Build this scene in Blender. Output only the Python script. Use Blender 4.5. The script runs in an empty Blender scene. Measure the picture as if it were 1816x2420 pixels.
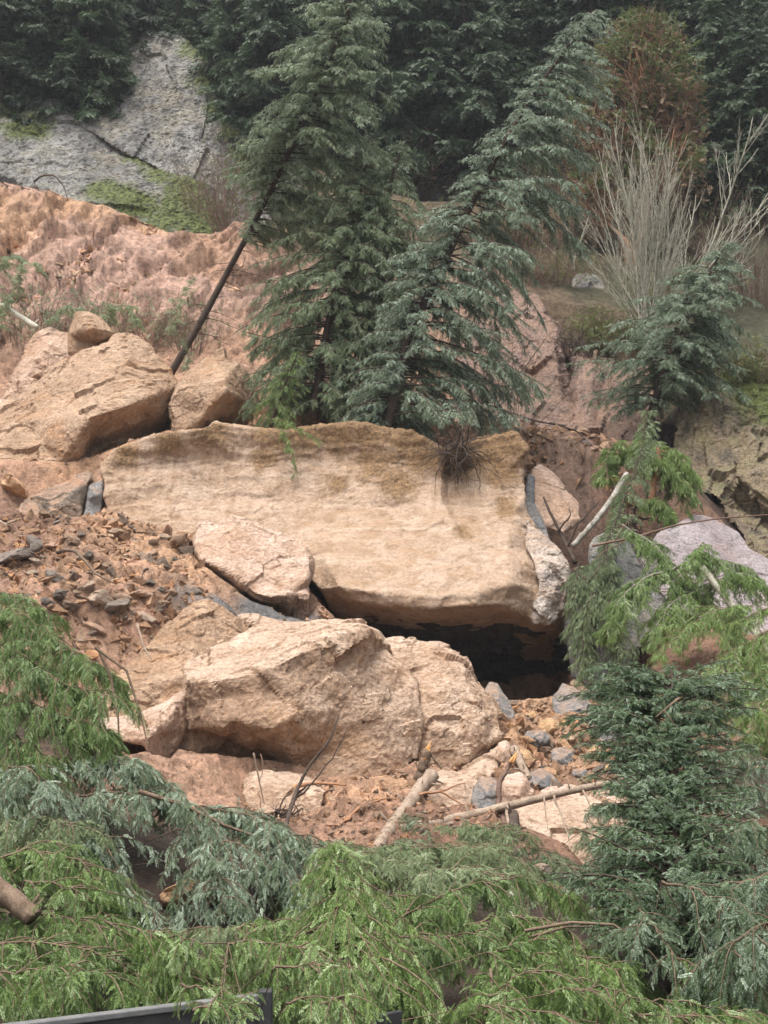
import bpy, math, random
import numpy as np
from mathutils import Vector, geometry

# ---------------------------------------------------------------- camera, sky, sun, exposure
sc = bpy.context.scene
COL = sc.collection
CAM = np.array([0.0, 0.0, 3.2]); PITCH = math.radians(8.0); F = 3324.0
cam_d = bpy.data.cameras.new("camera"); cam = bpy.data.objects.new("camera", cam_d); COL.objects.link(cam)
cam.location = CAM; cam.rotation_euler = (math.pi/2 + PITCH, 0, 0)
cam_d.sensor_fit = 'VERTICAL'; cam_d.sensor_height = 36.0; cam_d.lens = 36.0*F/2420.0
cam_d.clip_start = 0.1; cam_d.clip_end = 2000
sc.camera = cam
SUN_EL, SUN_AZ = math.radians(72), math.radians(215)
world = bpy.data.worlds.new("World"); sc.world = world; world.use_nodes = True
wn = world.node_tree; wn.nodes.clear()
w_out = wn.nodes.new("ShaderNodeOutputWorld"); w_bg = wn.nodes.new("ShaderNodeBackground"); w_sky = wn.nodes.new("ShaderNodeTexSky")
w_sky.sky_type = 'NISHITA'; w_sky.sun_disc = False; w_sky.sun_elevation = SUN_EL; w_sky.sun_rotation = SUN_AZ
w_sky.air_density = 1.0; w_sky.dust_density = 6.0; w_sky.ozone_density = 1.0
w_hs = wn.nodes.new("ShaderNodeHueSaturation"); w_hs.inputs['Saturation'].default_value = 0.38
w_bg.inputs['Strength'].default_value = 0.108
wn.links.new(w_sky.outputs[0], w_hs.inputs['Color']); wn.links.new(w_hs.outputs[0], w_bg.inputs[0]); wn.links.new(w_bg.outputs[0], w_out.inputs[0])
sun_d = bpy.data.lights.new("sun", 'SUN'); sun = bpy.data.objects.new("sun", sun_d); COL.objects.link(sun)
sun_d.energy = 1.5; sun_d.angle = math.radians(42); sun_d.color = (1.0, 0.96, 0.9)
sdir = Vector((math.sin(SUN_AZ)*math.cos(SUN_EL), math.cos(SUN_AZ)*math.cos(SUN_EL), math.sin(SUN_EL)))
sun.rotation_euler = sdir.to_track_quat('Z', 'Y').to_euler()
vs = sc.view_settings; vs.view_transform = 'Standard'; vs.look = 'None'; vs.gamma = 1.0; vs.exposure = 1.46
sc.cycles.max_bounces = 5; sc.cycles.diffuse_bounces = 4; sc.cycles.glossy_bounces = 2
sc.cycles.transmission_bounces = 3; sc.cycles.transparent_max_bounces = 4
sc.cycles.use_denoising = True
try: sc.cycles.use_adaptive_sampling = True
except Exception: pass

# ---------------------------------------------------------------- helpers
def at(px, py, Y):
    """point of the place seen at photo pixel (px,py) at distance Y along the ground"""
    u = (px-908.0)/F; v = (1210.0-py)/F
    d = np.array([u, math.cos(PITCH)-v*math.sin(PITCH), math.sin(PITCH)+v*math.cos(PITCH)])
    return CAM + d*(Y/d[1])

_rs = np.random.RandomState(7)
_perm = _rs.permutation(256); _perm = np.concatenate([_perm, _perm, _perm])
_grad = _rs.normal(size=(256, 3)); _grad /= np.linalg.norm(_grad, axis=1)[:, None]
def pnoise(p):
    i = np.floor(p).astype(np.int64); f = p - i; i &= 255
    u = f*f*f*(f*(f*6-15)+10)
    out = 0
    for a in (0, 1):
        wa = u[:, 0] if a else 1-u[:, 0]
        ha = _perm[i[:, 0]+a]
        for b in (0, 1):
            wb = u[:, 1] if b else 1-u[:, 1]
            hb = _perm[(ha+i[:, 1]+b) & 511]
            for c in (0, 1):
                wc = u[:, 2] if c else 1-u[:, 2]
                g = _grad[_perm[(hb+i[:, 2]+c) & 511]]
                out = out + wa*wb*wc*((f[:, 0]-a)*g[:, 0]+(f[:, 1]-b)*g[:, 1]+(f[:, 2]-c)*g[:, 2])
    return out*1.6
def fbm(p, o=4):
    s, a = 0, 1.0
    for k in range(o):
        s = s + a*pnoise(p*2**k + 13.7*k); a *= .5
    return s
def ridged(p, o=3):
    s, a = 0, 1.0
    for k in range(o):
        s = s + a*(1-2*np.abs(pnoise(p*2**k + 7.1*k))); a *= .5
    return s
def cells(p, seed=0):
    """chunky fracture steps: a random height for each jittered cell, flat inside it"""
    i = np.floor(p).astype(np.int64); f = p-i
    best = np.full(len(p), 9.0); val = np.zeros(len(p)); sec = np.full(len(p), 9.0)
    for a in (-1, 0, 1):
        for b in (-1, 0, 1):
            for c in (-1, 0, 1):
                q = (i+np.array([a, b, c])) & 255
                h = _perm[(_perm[(_perm[(q[:, 0]+seed) & 255]+q[:, 1]) & 511]+q[:, 2]) & 511]
                j = _grad[h]*0.45+0.5+np.array([a, b, c])
                tilt = _grad[(h*7+3) & 255]
                d = np.linalg.norm(f-j, axis=1)
                v = h/255.0-0.5 + ((f-j)*tilt).sum(1)*0.9
                m = d < best
                sec = np.where(m, best, np.minimum(sec, d)); val = np.where(m, v, val); best = np.where(m, d, best)
    return val, sec-best

def mesh_np(name, V, faces, attrs=None, smooth=True):
    """faces: (n,k) int array; all faces have k corners"""
    me = bpy.data.meshes.new(name)
    V = np.asarray(V, dtype=np.float32); faces = np.asarray(faces, dtype=np.int32)
    n, k = faces.shape
    me.vertices.add(len(V)); me.vertices.foreach_set('co', V.ravel())
    me.loops.add(n*k); me.loops.foreach_set('vertex_index', faces.ravel())
    me.polygons.add(n); me.polygons.foreach_set('loop_start', np.arange(0, n*k, k, dtype=np.int32))
    me.polygons.foreach_set('use_smooth', np.full(n, smooth, dtype=bool))
    me.update(calc_edges=True)
    for key, (typ, arr) in (attrs or {}).items():
        a = me.attributes.new(key, typ, 'POINT')
        if typ == 'FLOAT': a.data.foreach_set('value', np.asarray(arr, dtype=np.float32).ravel())
        else:
            arr = np.asarray(arr, dtype=np.float32)
            if arr.shape[1] == 3: arr = np.concatenate([arr, np.ones((len(arr), 1), np.float32)], 1)
            a.data.foreach_set('color', arr.ravel())
    return me
def link(name, me, mat=None, parent=None, loc=(0, 0, 0)):
    o = bpy.data.objects.new(name, me); COL.objects.link(o); o.location = loc
    if mat is not None and not me.materials: me.materials.append(mat)
    if parent is not None: o.parent = parent
    return o
def tag(o, label, cat, group=None, kind=None):
    if label: o['label'] = label
    if cat: o['category'] = cat
    if group: o['group'] = group
    if kind: o['kind'] = kind
    return o
def empty(name, loc): 
    o = bpy.data.objects.new(name, None); COL.objects.link(o); o.location = loc; return o

# ---------------------------------------------------------------- materials
def nodemat(name):
    m = bpy.data.materials.new(name); m.use_nodes = True; nt = m.node_tree
    b = nt.nodes['Principled BSDF']; return m, nt, b
def N(nt, typ, **kw):
    n = nt.nodes.new(typ)
    for k, v in kw.items():
        if k in n.inputs: n.inputs[k].default_value = v
        else: setattr(n, k, v)
    return n
def noise_n(nt, vec, scale, detail=6, rough=.6, dist=0, mapping=None):
    if mapping:
        mp = nt.nodes.new('ShaderNodeMapping'); mp.inputs['Scale'].default_value = mapping; nt.links.new(vec, mp.inputs[0]); vec = mp.outputs[0]
    n = nt.nodes.new('ShaderNodeTexNoise'); n.inputs['Scale'].default_value = scale; n.inputs['Detail'].default_value = detail
    n.inputs['Roughness'].default_value = rough; n.inputs['Distortion'].default_value = dist
    nt.links.new(vec, n.inputs['Vector']); return n.outputs['Fac']
def ramp(nt, fac, stops, interp='LINEAR'):
    r = nt.nodes.new('ShaderNodeValToRGB'); r.color_ramp.interpolation = interp
    while len(r.color_ramp.elements) < len(stops): r.color_ramp.elements.new(.5)
    for e, (p, c) in zip(r.color_ramp.elements, stops):
        e.position = p; e.color = (*c, 1) if len(c) == 3 else c
    nt.links.new(fac, r.inputs[0]); return r.outputs[0]
def mixc(nt, fac, a, b, mode='MIX'):
    m = nt.nodes.new('ShaderNodeMix'); m.data_type = 'RGBA'; m.blend_type = mode; m.clamp_factor = True
    for s, v in ((m.inputs[0], fac), (m.inputs[6], a), (m.inputs[7], b)):
        if isinstance(v, (int, float)): s.default_value = v
        elif isinstance(v, tuple): s.default_value = (*v, 1)
        else: nt.links.new(v, s)
    return m.outputs[2]
def maprange(nt, v, a, b, c=0., d=1.):
    m = nt.nodes.new('ShaderNodeMapRange'); nt.links.new(v, m.inputs[0])
    for i, x in enumerate((a, b, c, d)): m.inputs[i+1].default_value = x
    return m.outputs[0]
def bump(nt, b, hs):
    prev = None
    for h, s, d in hs:
        n = nt.nodes.new('ShaderNodeBump'); n.inputs['Strength'].default_value = s; n.inputs['Distance'].default_value = d
        nt.links.new(h, n.inputs['Height'])
        if prev is not None: nt.links.new(prev, n.inputs['Normal'])
        prev = n.outputs[0]
    nt.links.new(prev, b.inputs['Normal'])
def mathn(nt, op, a, b=None):
    m = nt.nodes.new('ShaderNodeMath'); m.operation = op
    for s, v in zip(m.inputs, (a, b)):
        if v is None: continue
        if isinstance(v, (int, float)): s.default_value = v
        else: nt.links.new(v, s)
    return m.outputs[0]

def rock_mat(name, base, light, stain, dark, streak=None, soil=None, objcol=False, rough=.72, sc_=1.0, crack=.5, stain_amt=.5, dark_amt=.5, moss=False, mot=1.0):
    """fractured rock: base and light mottling, rusty stain patches, dark mineral specks, soil or a paler tone on flat tops"""
    m, nt, b = nodemat(name)
    tc = nt.nodes.new('ShaderNodeTexCoord'); v = tc.outputs['Object']
    if objcol:
        oi = nt.nodes.new('ShaderNodeObjectInfo')
        ad = nt.nodes.new('ShaderNodeVectorMath'); ad.operation = 'MULTIPLY_ADD'
        nt.links.new(oi.outputs['Random'], ad.inputs[0]); ad.inputs[1].default_value = (31, 17, 53); nt.links.new(v, ad.inputs[2]); v = ad.outputs[0]
    n1 = noise_n(nt, v, .55*sc_, 8, .62, .6)
    n2 = noise_n(nt, v, 3.2*sc_, 8, .68, .3)
    n3 = noise_n(nt, v, 14*sc_, 6, .7)
    n4 = noise_n(nt, v, .9*sc_, 7, .6, 1.2)
    c = mixc(nt, maprange(nt, n1, .38, .62), base, light)
    c = mixc(nt, mathn(nt, 'MULTIPLY', maprange(nt, n4, .5, .68), stain_amt), c, stain)
    c = mixc(nt, mathn(nt, 'MULTIPLY', maprange(nt, n2, .52, .72), dark_amt), c, dark)
    if streak:
        s = noise_n(nt, v, 1.0, 8, .65, .25, mapping=streak[0])
        c = mixc(nt, mathn(nt, 'MULTIPLY', maprange(nt, s, .45, .66), streak[2]), c, streak[1])
        s2 = noise_n(nt, v, 1.0, 8, .7, .4, mapping=streak[3])
        c = mixc(nt, mathn(nt, 'MULTIPLY', maprange(nt, s2, .5, .7), .55), c, streak[4])
    if soil:
        ge = nt.nodes.new('ShaderNodeNewGeometry'); sx = nt.nodes.new('ShaderNodeSeparateXYZ'); nt.links.new(ge.outputs['Normal'], sx.inputs[0])
        up = mathn(nt, 'ADD', sx.outputs[2], mathn(nt, 'MULTIPLY', mathn(nt, 'SUBTRACT', n1, .5), 1.0))
        c = mixc(nt, maprange(nt, up, soil[1]-.15, soil[1]+.35), c, soil[0])
    if moss:
        ma = nt.nodes.new('ShaderNodeAttribute'); ma.attribute_name = 'moss'
        mf = mathn(nt, 'ADD', ma.outputs['Fac'], mathn(nt, 'MULTIPLY', mathn(nt, 'SUBTRACT', n2, .5), 1.6))
        c = mixc(nt, mathn(nt, 'MULTIPLY', maprange(nt, mf, .12, .55), moss[2]), c, mixc(nt, maprange(nt, n3, .35, .65), moss[0], moss[1]))
    vor = nt.nodes.new('ShaderNodeTexVoronoi'); vor.feature = 'DISTANCE_TO_EDGE'; vor.inputs['Scale'].default_value = 1.1*sc_
    wv = nt.nodes.new('ShaderNodeVectorMath'); wv.operation = 'MULTIPLY_ADD'
    nn = nt.nodes.new('ShaderNodeTexNoise'); nn.inputs['Scale'].default_value = 1.5*sc_; nn.inputs['Detail'].default_value = 6; nt.links.new(v, nn.inputs['Vector'])
    nt.links.new(nn.outputs['Color'], wv.inputs[0]); wv.inputs[1].default_value = (1.3, 1.3, 1.3); nt.links.new(v, wv.inputs[2]); nt.links.new(wv.outputs[0], vor.inputs['Vector'])
    ck = maprange(nt, vor.outputs['Distance'], 0.0, .012, 1, 0)
    ckf = mathn(nt, 'MULTIPLY', mathn(nt, 'MULTIPLY', ck, maprange(nt, n1, .5, .6)), crack)
    c = mixc(nt, ckf, c, tuple(x*.25 for x in base))
    c = mixc(nt, 1.0, c, ramp(nt, n3, [(.28, (1-.45*mot, 1-.47*mot, 1-.49*mot)), (.5, (1, 1, 1)), (.72, (1+.4*mot,)*3)]), 'MULTIPLY')
    c = mixc(nt, 1.0, c, ramp(nt, n2, [(.3, (1-.3*mot, 1-.33*mot, 1-.36*mot)), (.5, (1, 1, 1)), (.7, (1+.16*mot,)*3)]), 'MULTIPLY')
    if objcol:
        c = mixc(nt, 1.0, c, oi.outputs['Color'], 'MULTIPLY')
    nt.links.new(c, b.inputs['Base Color'])
    nt.links.new(maprange(nt, n2, .3, .7, rough+.12, rough-.2), b.inputs['Roughness'])
    b.inputs['Specular IOR Level'].default_value = .35
    bump(nt, b, [(n2, 1.0, .13/sc_), (n3, 1.0, .05/sc_), (noise_n(nt, v, 45*sc_, 4, .6), .6, .016/sc_)])
    return m

TAN = dict(base=(.35, .225, .145), light=(.46, .33, .235), stain=(.38, .215, .105), dark=(.17, .105, .07))
M_rock = rock_mat('tan_sandstone', **TAN, soil=((.56, .42, .32), .72))  # this and the next two: upward faces blended to a paler tone
M_rockbrown = rock_mat('rusty_brown_sandstone', base=(.32, .205, .125), light=(.43, .30, .205), stain=(.36, .20, .10), dark=(.15, .09, .055), stain_amt=.8, soil=((.50, .34, .225), .8))
M_rockpink = rock_mat('pinkish_tan_sandstone', base=(.42, .275, .185), light=(.55, .40, .31), stain=(.40, .22, .12), dark=(.2, .12, .08), soil=((.60, .46, .38), .8))
M_slab = rock_mat('slickensided_sandstone', mot=.5, base=(.42, .29, .20), light=(.49, .36, .27), stain=(.36, .215, .11), dark=(.24, .155, .10),
                  streak=((3.2, 3.2, .38), (.27, .165, .085), .7, (.55, .55, 4.2), (.60, .48, .37)), soil=((.36, .20, .10), 1.0), dark_amt=.3, stain_amt=.35, crack=.1, moss=((.13, .075, .035), (.30, .18, .08), .95))
M_grey = rock_mat('blue_grey_rock', base=(.17, .168, .168), light=(.29, .288, .285), stain=(.32, .22, .14), dark=(.07, .066, .066), stain_amt=.6, soil=((.36, .23, .15), .72))
M_cliff = rock_mat('weathered_grey_cliff', base=(.155, .15, .14), light=(.30, .29, .28), stain=(.27, .22, .13), dark=(.07, .067, .06), sc_=.6, rough=.62, crack=.2,
                   streak=((1.6, 1.2, .22), (.065, .06, .055), .95, (.7, .7, .5), (.38, .33, .25)), soil=((.10, .12, .05), .8), moss=((.035, .05, .012), (.13, .155, .025), 1.0))
M_scarp = rock_mat('fresh_pink_scarp', base=(.21, .14, .105), light=(.31, .215, .17), stain=(.40, .24, .15), dark=(.11, .075, .06), sc_=.8,
                   streak=((1.6, 1.6, .2), (.15, .10, .085), .6, (.9, .9, .3), (.38, .27, .24)), soil=((.2, .12, .08), .5))
M_ochre = rock_mat('ochre_layered_cliff', base=(.23, .17, .12), light=(.33, .26, .17), stain=(.30, .24, .10), dark=(.07, .055, .045),
                   streak=((2.6, 2.6, .3), (.08, .07, .06), .9, (2.2, 2.2, .25), (.30, .25, .12)), soil=((.13, .13, .05), .75), moss=((.035, .05, .012), (.13, .155, .025), 1.0))
M_hollow_shade = rock_mat('hollow_shade_rock', base=(.045, .04, .038), light=(.085, .075, .07), stain=(.10, .065, .04), dark=(.02, .02, .022), rough=.6)  # dark grey rock taken near-black: the hollow's shade is in the colour
M_mauve = rock_mat('pale_mauve_slab', base=(.25, .21, .21), light=(.38, .33, .335), stain=(.40, .27, .22), dark=(.2, .16, .16), crack=.3)

def soil_mat():
    m, nt, b = nodemat('slide_soil')
    tc = nt.nodes.new('ShaderNodeTexCoord'); v = tc.outputs['Object']
    at_ = nt.nodes.new('ShaderNodeAttribute'); at_.attribute_name = 'tone'
    n1 = noise_n(nt, v, .9, 8, .65, .8); n2 = noise_n(nt, v, 5, 8, .7, .4); n3 = noise_n(nt, v, 22, 5, .7)
    c = mixc(nt, 1.0, at_.outputs['Color'], ramp(nt, n1, [(.3, (.62, .58, .56)), (.5, (1, 1, 1)), (.72, (1.35, 1.3, 1.3))]), 'MULTIPLY')
    c = mixc(nt, 1.0, c, ramp(nt, n2, [(.3, (.42, .37, .34)), (.5, (1, 1, 1)), (.7, (1.45, 1.4, 1.34))]), 'MULTIPLY')
    c = mixc(nt, 1.0, c, ramp(nt, n3, [(.3, (.7, .68, .66)), (.7, (1.3, 1.3, 1.3))]), 'MULTIPLY')
    nt.links.new(c, b.inputs['Base Color']); b.inputs['Roughness'].default_value = .85; b.inputs['Specular IOR Level'].default_value = .25
    bump(nt, b, [(n2, 1.0, .12), (n3, .9, .04), (noise_n(nt, v, 60, 3, .6), .5, .01)])
    return m
M_soil = soil_mat()

M_shadegrey = rock_mat('shade_grey_rock', base=(.085,.08,.075), light=(.15,.14,.13), stain=(.14,.10,.07), dark=(.035,.033,.033))  # grey rock darkened: shade beside the hollow put into its colour
# ---------------------------------------------------------------- rocks
CARVE = []
def rock(name, label, outline, inner=(), creases=(), thick=2.0, mat=None, vox=.06, amp=1.0, shrink=.8, cat='boulder', group=None, kind=None, smooth=1, back=None, seed=0, fine=1.0, chunk=1.0, cs=1.0, carve=True, moss=(), aniso=(1, 1, 1), flat=True, sweep=0.0):
    """a solid rock: the faces the place shows, from outline and ridge points with their own distances, closed by a back of real depth"""
    pts = list(outline)+list(inner); n = len(outline)
    p2 = [Vector((a[0], -a[1])) for a in pts]
    keys = [(a[0], a[1]) for a in pts]; edges = [(i, (i+1) % n) for i in range(n)]
    for ch in creases:
        ix = [keys.index(c) for c in ch]; edges += list(zip(ix[:-1], ix[1:]))
    v2, e2, f2, ov, oe, of = geometry.delaunay_2d_cdt(p2, edges, [], 1, 1e-3)
    Ys = []
    for k, o in enumerate(ov):
        if o: Ys.append(pts[o[0]][2])
        else:
            w = [(1/((v2[k]-p).length+1e-3)**2) for p in p2]; Ys.append(sum(a*b[2] for a, b in zip(w, pts))/sum(w))
    cx = sum(a[0] for a in outline)/n; cy = sum(a[1] for a in outline)/n
    fr = [at(v.x, -v.y, y) for v, y in zip(v2, Ys)]
    ymax = max(Ys) if back is None else back
    bk = [at(cx+(v.x-cx)*shrink, cy+(-v.y-cy)*shrink, max(ymax, y)+thick) for v, y in zip(v2, Ys)]
    if carve:
        for f in f2:
            A_, B_, C_ = fr[f[0]], fr[f[1]], fr[f[2]]
            n_ = int(max(np.linalg.norm(B_-A_), np.linalg.norm(C_-A_), np.linalg.norm(C_-B_))/.045)+2
            g_ = np.arange(n_+1)/n_; a_, b_ = np.meshgrid(g_, g_); k_ = (a_+b_) <= 1.0001; a_, b_ = a_[k_][:, None], b_[k_][:, None]
            p_ = A_+(B_-A_)*a_+(C_-A_)*b_
            if carve is not True:      # ground level the rock stays buried below, by picture height
                py_ = 1210-F*np.tan(np.arctan2(p_[:, 2]-CAM[2], p_[:, 1])-PITCH); px_ = 908+F*p_[:, 0]/(p_[:, 1]*math.cos(PITCH)+(p_[:, 2]-CAM[2])*math.sin(PITCH))
                p_ = p_[carve(px_, py_)]
            CARVE.append(p_)
    m_ = len(fr); cnt = {}
    for f in f2:
        for a, b in zip(f, list(f[1:])+[f[0]]): cnt[(a, b)] = 1
    F_ = [list(f) for f in f2]+[[x+m_ for x in reversed(f)] for f in f2]
    for (a, b) in cnt:
        if (b, a) not in cnt: F_.append([b, a, a+m_, b+m_])
    me = bpy.data.meshes.new(name); me.from_pydata([tuple(p) for p in fr+bk], [], F_); me.update()
    o = bpy.data.objects.new(name, me); COL.objects.link(o)
    md = o.modifiers.new('r', 'REMESH'); md.mode = 'VOXEL'; md.voxel_size = vox
    if smooth:
        ms = o.modifiers.new('s', 'SMOOTH'); ms.factor = .5; ms.iterations = smooth
    dg = bpy.context.evaluated_depsgraph_get(); m2 = bpy.data.meshes.new_from_object(o.evaluated_get(dg))
    o.modifiers.clear(); o.data = m2; bpy.data.meshes.remove(me); m2.name = name
    nn = len(m2.vertices); co = np.empty(nn*3, np.float32); m2.vertices.foreach_get('co', co); co = co.reshape(-1, 3).astype(float)
    no = np.empty(nn*3, np.float32); m2.vertices.foreach_get('normal', no); no = no.reshape(-1, 3)
    s = seed*11.3+co[0, 0]
    an_ = np.array(aniso); a1, g1 = cells(co*1.1*cs*an_+s, seed); a2, g2 = cells(co*2.9*cs*an_+s, seed+5)
    patch = np.clip(.55+1.2*fbm(co*.5+s, 2), 0, 1.4)
    d = amp*(.10*fbm(co*.7+s, 3)+chunk*(.11*a1+.05*a2*patch)+fine*(.026*fbm(co*4+s, 4)+.022*ridged(co*1.7+s, 3)*patch+.020*ridged(co*7+s, 2)))
    if sweep: d = d+sweep*(fbm(co*np.array([.5, .9, 4.5])+.25*fbm(co*.6, 2)[:, None]*np.array([0, 0, 6.]), 4)+.7*ridged(co*np.array([4.5, 1, .5]), 3)*np.clip((co[:, 2]-7.2)/2, 0, 1))
    co = co+no*d[:, None]
    base = np.array([co[:, 0].mean(), co[:, 1].mean(), co[:, 2].min()])
    m2.vertices.foreach_set('co', (co-base).astype(np.float32).ravel())
    m2.polygons.foreach_set('use_smooth', np.full(len(m2.polygons), not flat, bool)); m2.update()
    if moss:
        a_ = m2.attributes.new('moss', 'FLOAT', 'POINT'); w_ = np.zeros(nn)
        for px, py, Y, r_ in moss: w_ = np.maximum(w_, 1-np.linalg.norm((co-at(px, py, Y))*np.array([1, .35, 1]), axis=1)/r_)
        a_.data.foreach_set('value', np.clip(w_, 0, 1).astype(np.float32))
    m2.materials.clear(); m2.materials.append(mat or M_rock)
    o.location = base
    tag(o, label, None if kind == 'structure' else cat, group, kind)
    return o

# the great overhanging slab: scooped face above, dark undercut below
S_out = [(246,1136,33.8),(238,1105,34.0),(274,1065,34.2),(350,1038,34.3),(438,1020,34.3),(481,1012,34.3),(503,997,34.4),(602,1016,34.7),(673,1024,34.7),(760,1008,34.75),(831,1000,34.75),(908,1010,34.65),(974,1021,34.55),(1026,1050,34.4),(1060,1064,34.5),(1143,1036,34.45),(1214,1025,34.3),(1247,1062,34.0),
 (1236,1103,34.2),(1242,1170,34.0),(1250,1216,33.9),(1280,1266,33.6),(1318,1300,33.2),(1340,1331,33.0),(1343,1364,32.9),(1334,1400,32.7),(1329,1441,32.5),(1340,1520,34.6),(1345,1600,36.2),(1310,1690,37.6),(1150,1700,37.8),(1000,1640,37.2),(880,1560,36),(800,1480,33.6),(760,1395,32.0),(700,1330,32.4),(560,1290,32.9),(420,1270,33.2),(257,1215,33.5)]
S_in = [(300,1110,34.2),(420,1090,34.5),(560,1090,34.6),(700,1090,34.7),(830,1090,34.75),(950,1100,34.6),(1044,1120,34.35),(1060,1118,34.85),(1140,1100,34.5),(1205,1110,34.2),
 (340,1180,33.9),(520,1180,34.2),(680,1190,34.2),(820,1200,34.1),(960,1205,33.9),(1044,1195,33.7),(1060,1190,34.0),(1160,1200,33.75),(1215,1210,33.6),
 (640,1270,33.2),(760,1300,32.6),(880,1305,32.4),(1000,1315,32.15),(1120,1315,32.1),(1200,1300,32.4),(1255,1300,33.1),(1290,1340,32.8),
 (800,1385,31.5),(900,1402,31.15),(1000,1410,30.9),(1120,1408,30.85),(1200,1380,31.3),(1240,1330,32.2),
 (840,1420,31.5),(917,1428,31.15),(1017,1436,30.85),(1120,1434,30.8),(1185,1430,31.2),(1240,1450,31.9),(1262,1470,32.0),(1300,1465,32.2),(1270,1400,32.0),(1275,1355,32.5),
 (900,1480,33.2),(1020,1500,33.6),(1150,1500,33.8),(1260,1520,34.0),(1050,1590,36.2),(1200,1600,36.4)]
slab = rock('overhanging_slab', 'enormous curved tan slab overhanging a dark hollow', S_out, S_in,
 [[(760,1395),(840,1420),(917,1428),(1017,1436),(1120,1434),(1185,1430),(1240,1450),(1262,1470),(1300,1465),(1329,1441)]],
 thick=1.2, mat=M_slab, vox=.042, flat=False, amp=.7, smooth=3, shrink=.95, chunk=.3, fine=.7, sweep=.035, cat='rock slab', moss=[(300,1070,34.2,.5),(400,1040,34.3,.55),(500,1020,34.4,.7),(1150,1060,34.1,.9),(720,1020,34.5,.8),(800,1010,34.6,1.0),(880,1010,34.6,1.1),(960,1030,34.4,1.0),(1000,1080,34,.8),(880,1080,34,.9),(940,1130,33.8,.8),(1200,1040,34.3,1.0),(1190,1110,34,.7),(640,1030,34.9,.7),(620,1080,34.5,.5),(1080,1080,34.4,.9),(800,1130,33.8,.5),(1100,1250,32.6,.35),(1200,1190,33.3,.5)], carve=lambda x, y: y < np.interp(x, [0, 1050, 1180, 1300, 1400], [1480, 1665, 1665, 1655, 1620]))
rock('boulder', 'huge tan boulder with a shaded brown side, resting behind the low end of the slab',
 [(-150,1000,37.2),(-60,985,38.2),(0,960,38.6),(33,945,38.7),(77,906,38.9),(131,868,39.1),(202,830,39.3),(262,813,39.3),(273,791,39.5),(312,786,39.5),(350,813,39.2),(405,879,38.6),(421,912,38.3),(418,950,38.6),(405,1021,38.9),(328,1042,38.2),(219,1080,37.2),(183,1092,35.9),(137,1097,35.7),(55,1092,35.6),(0,1088,35.7),(-150,1090,36)],
 [(211,986,35.4),(306,958,36.2),(355,937,36.8),(200,900,37.4),(300,850,38.2),(60,1000,36.9)],
 [[(421,912),(355,937),(306,958),(211,986),(183,1092)],[(211,986),(200,900),(262,813)]], thick=2.0, amp=.8, seed=1, mat=M_rockbrown)
rock('boulder', 'small upright tan rock perched behind the top of the huge boulder',
 [(165,840,40),(167,791,40),(180,742,40.3),(208,737,40.5),(241,753,40.4),(271,785,40.2),(268,796,40.3),(230,812,40.2),(190,845,40)], [(222,775,39.5),(232,800,39.8)], [[(208,737),(222,775),(232,800),(268,796)]], thick=1.0, vox=.05, amp=.6, chunk=.6, mat=M_rockbrown)
rock('boulder', 'brown angular rock wedged behind the huge boulder, beside the small perched one',
 [(-30,990,39.6),(10,935,39.8),(33,890,40),(60,840,40.3),(71,808,40.6),(85,785,40.8),(118,774,41),(167,789,40.9),(190,850,40.2),(131,900,39.6),(60,960,39.3),(0,990,39.3)], [(90,850,39.6),(120,815,39.9),(55,900,39.4)], [[(118,774),(120,815),(90,850),(55,900)]], thick=1.2, amp=.8, seed=4, mat=M_rockpink)
for k, (px, py, Y, s) in enumerate([(86,884,38.9,30), (120,892,38.6,22), (105,905,38.4,14)]):
    rock('stone', ['rounded stone lodged in the notch on top of the huge boulder', 'flat stone lodged beside the rounded one on top of the huge boulder', 'smallest stone in the notch of the huge boulder'][k],
     [(px-s*.5,py+s*.3,Y),(px-s*.4,py-s*.3,Y),(px,py-s*.5,Y),(px+s*.5,py-s*.2,Y),(px+s*.55,py+s*.3,Y),(px,py+s*.45,Y)], [(px,py,Y-.2)], [], thick=.25, vox=.03, amp=.3, cat='stone')
rock('boulder', 'pointed tan boulder with a dark triangular recess, beside the huge boulder',
 [(402,1024,37.4),(405,950,37.6),(424,906,38),(438,879,38.3),(492,841,38.7),(528,816,38.9),(539,846,38.6),(569,852,38.8),(591,884,39),(607,928,39.2),(616,972,39.4),(590,1015,39.2),(542,1018,38.6),(492,1018,38.4),(460,1018,37.4),(427,1024,37.2)],
 [(427,918,37.4),(480,905,37.2),(531,900,37.0),(536,925,36.9),(498,956,37.0),(480,985,37.1),(575,945,37.9),(578,985,38.3)],
 [[(424,906),(427,918),(480,905),(531,900)],[(539,846),(531,900),(536,925),(498,956),(480,985),(460,1018)],[(536,925),(575,945),(578,985)]], thick=1.2, vox=.045, amp=.65, seed=5, chunk=.8, mat=M_rockbrown)
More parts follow.
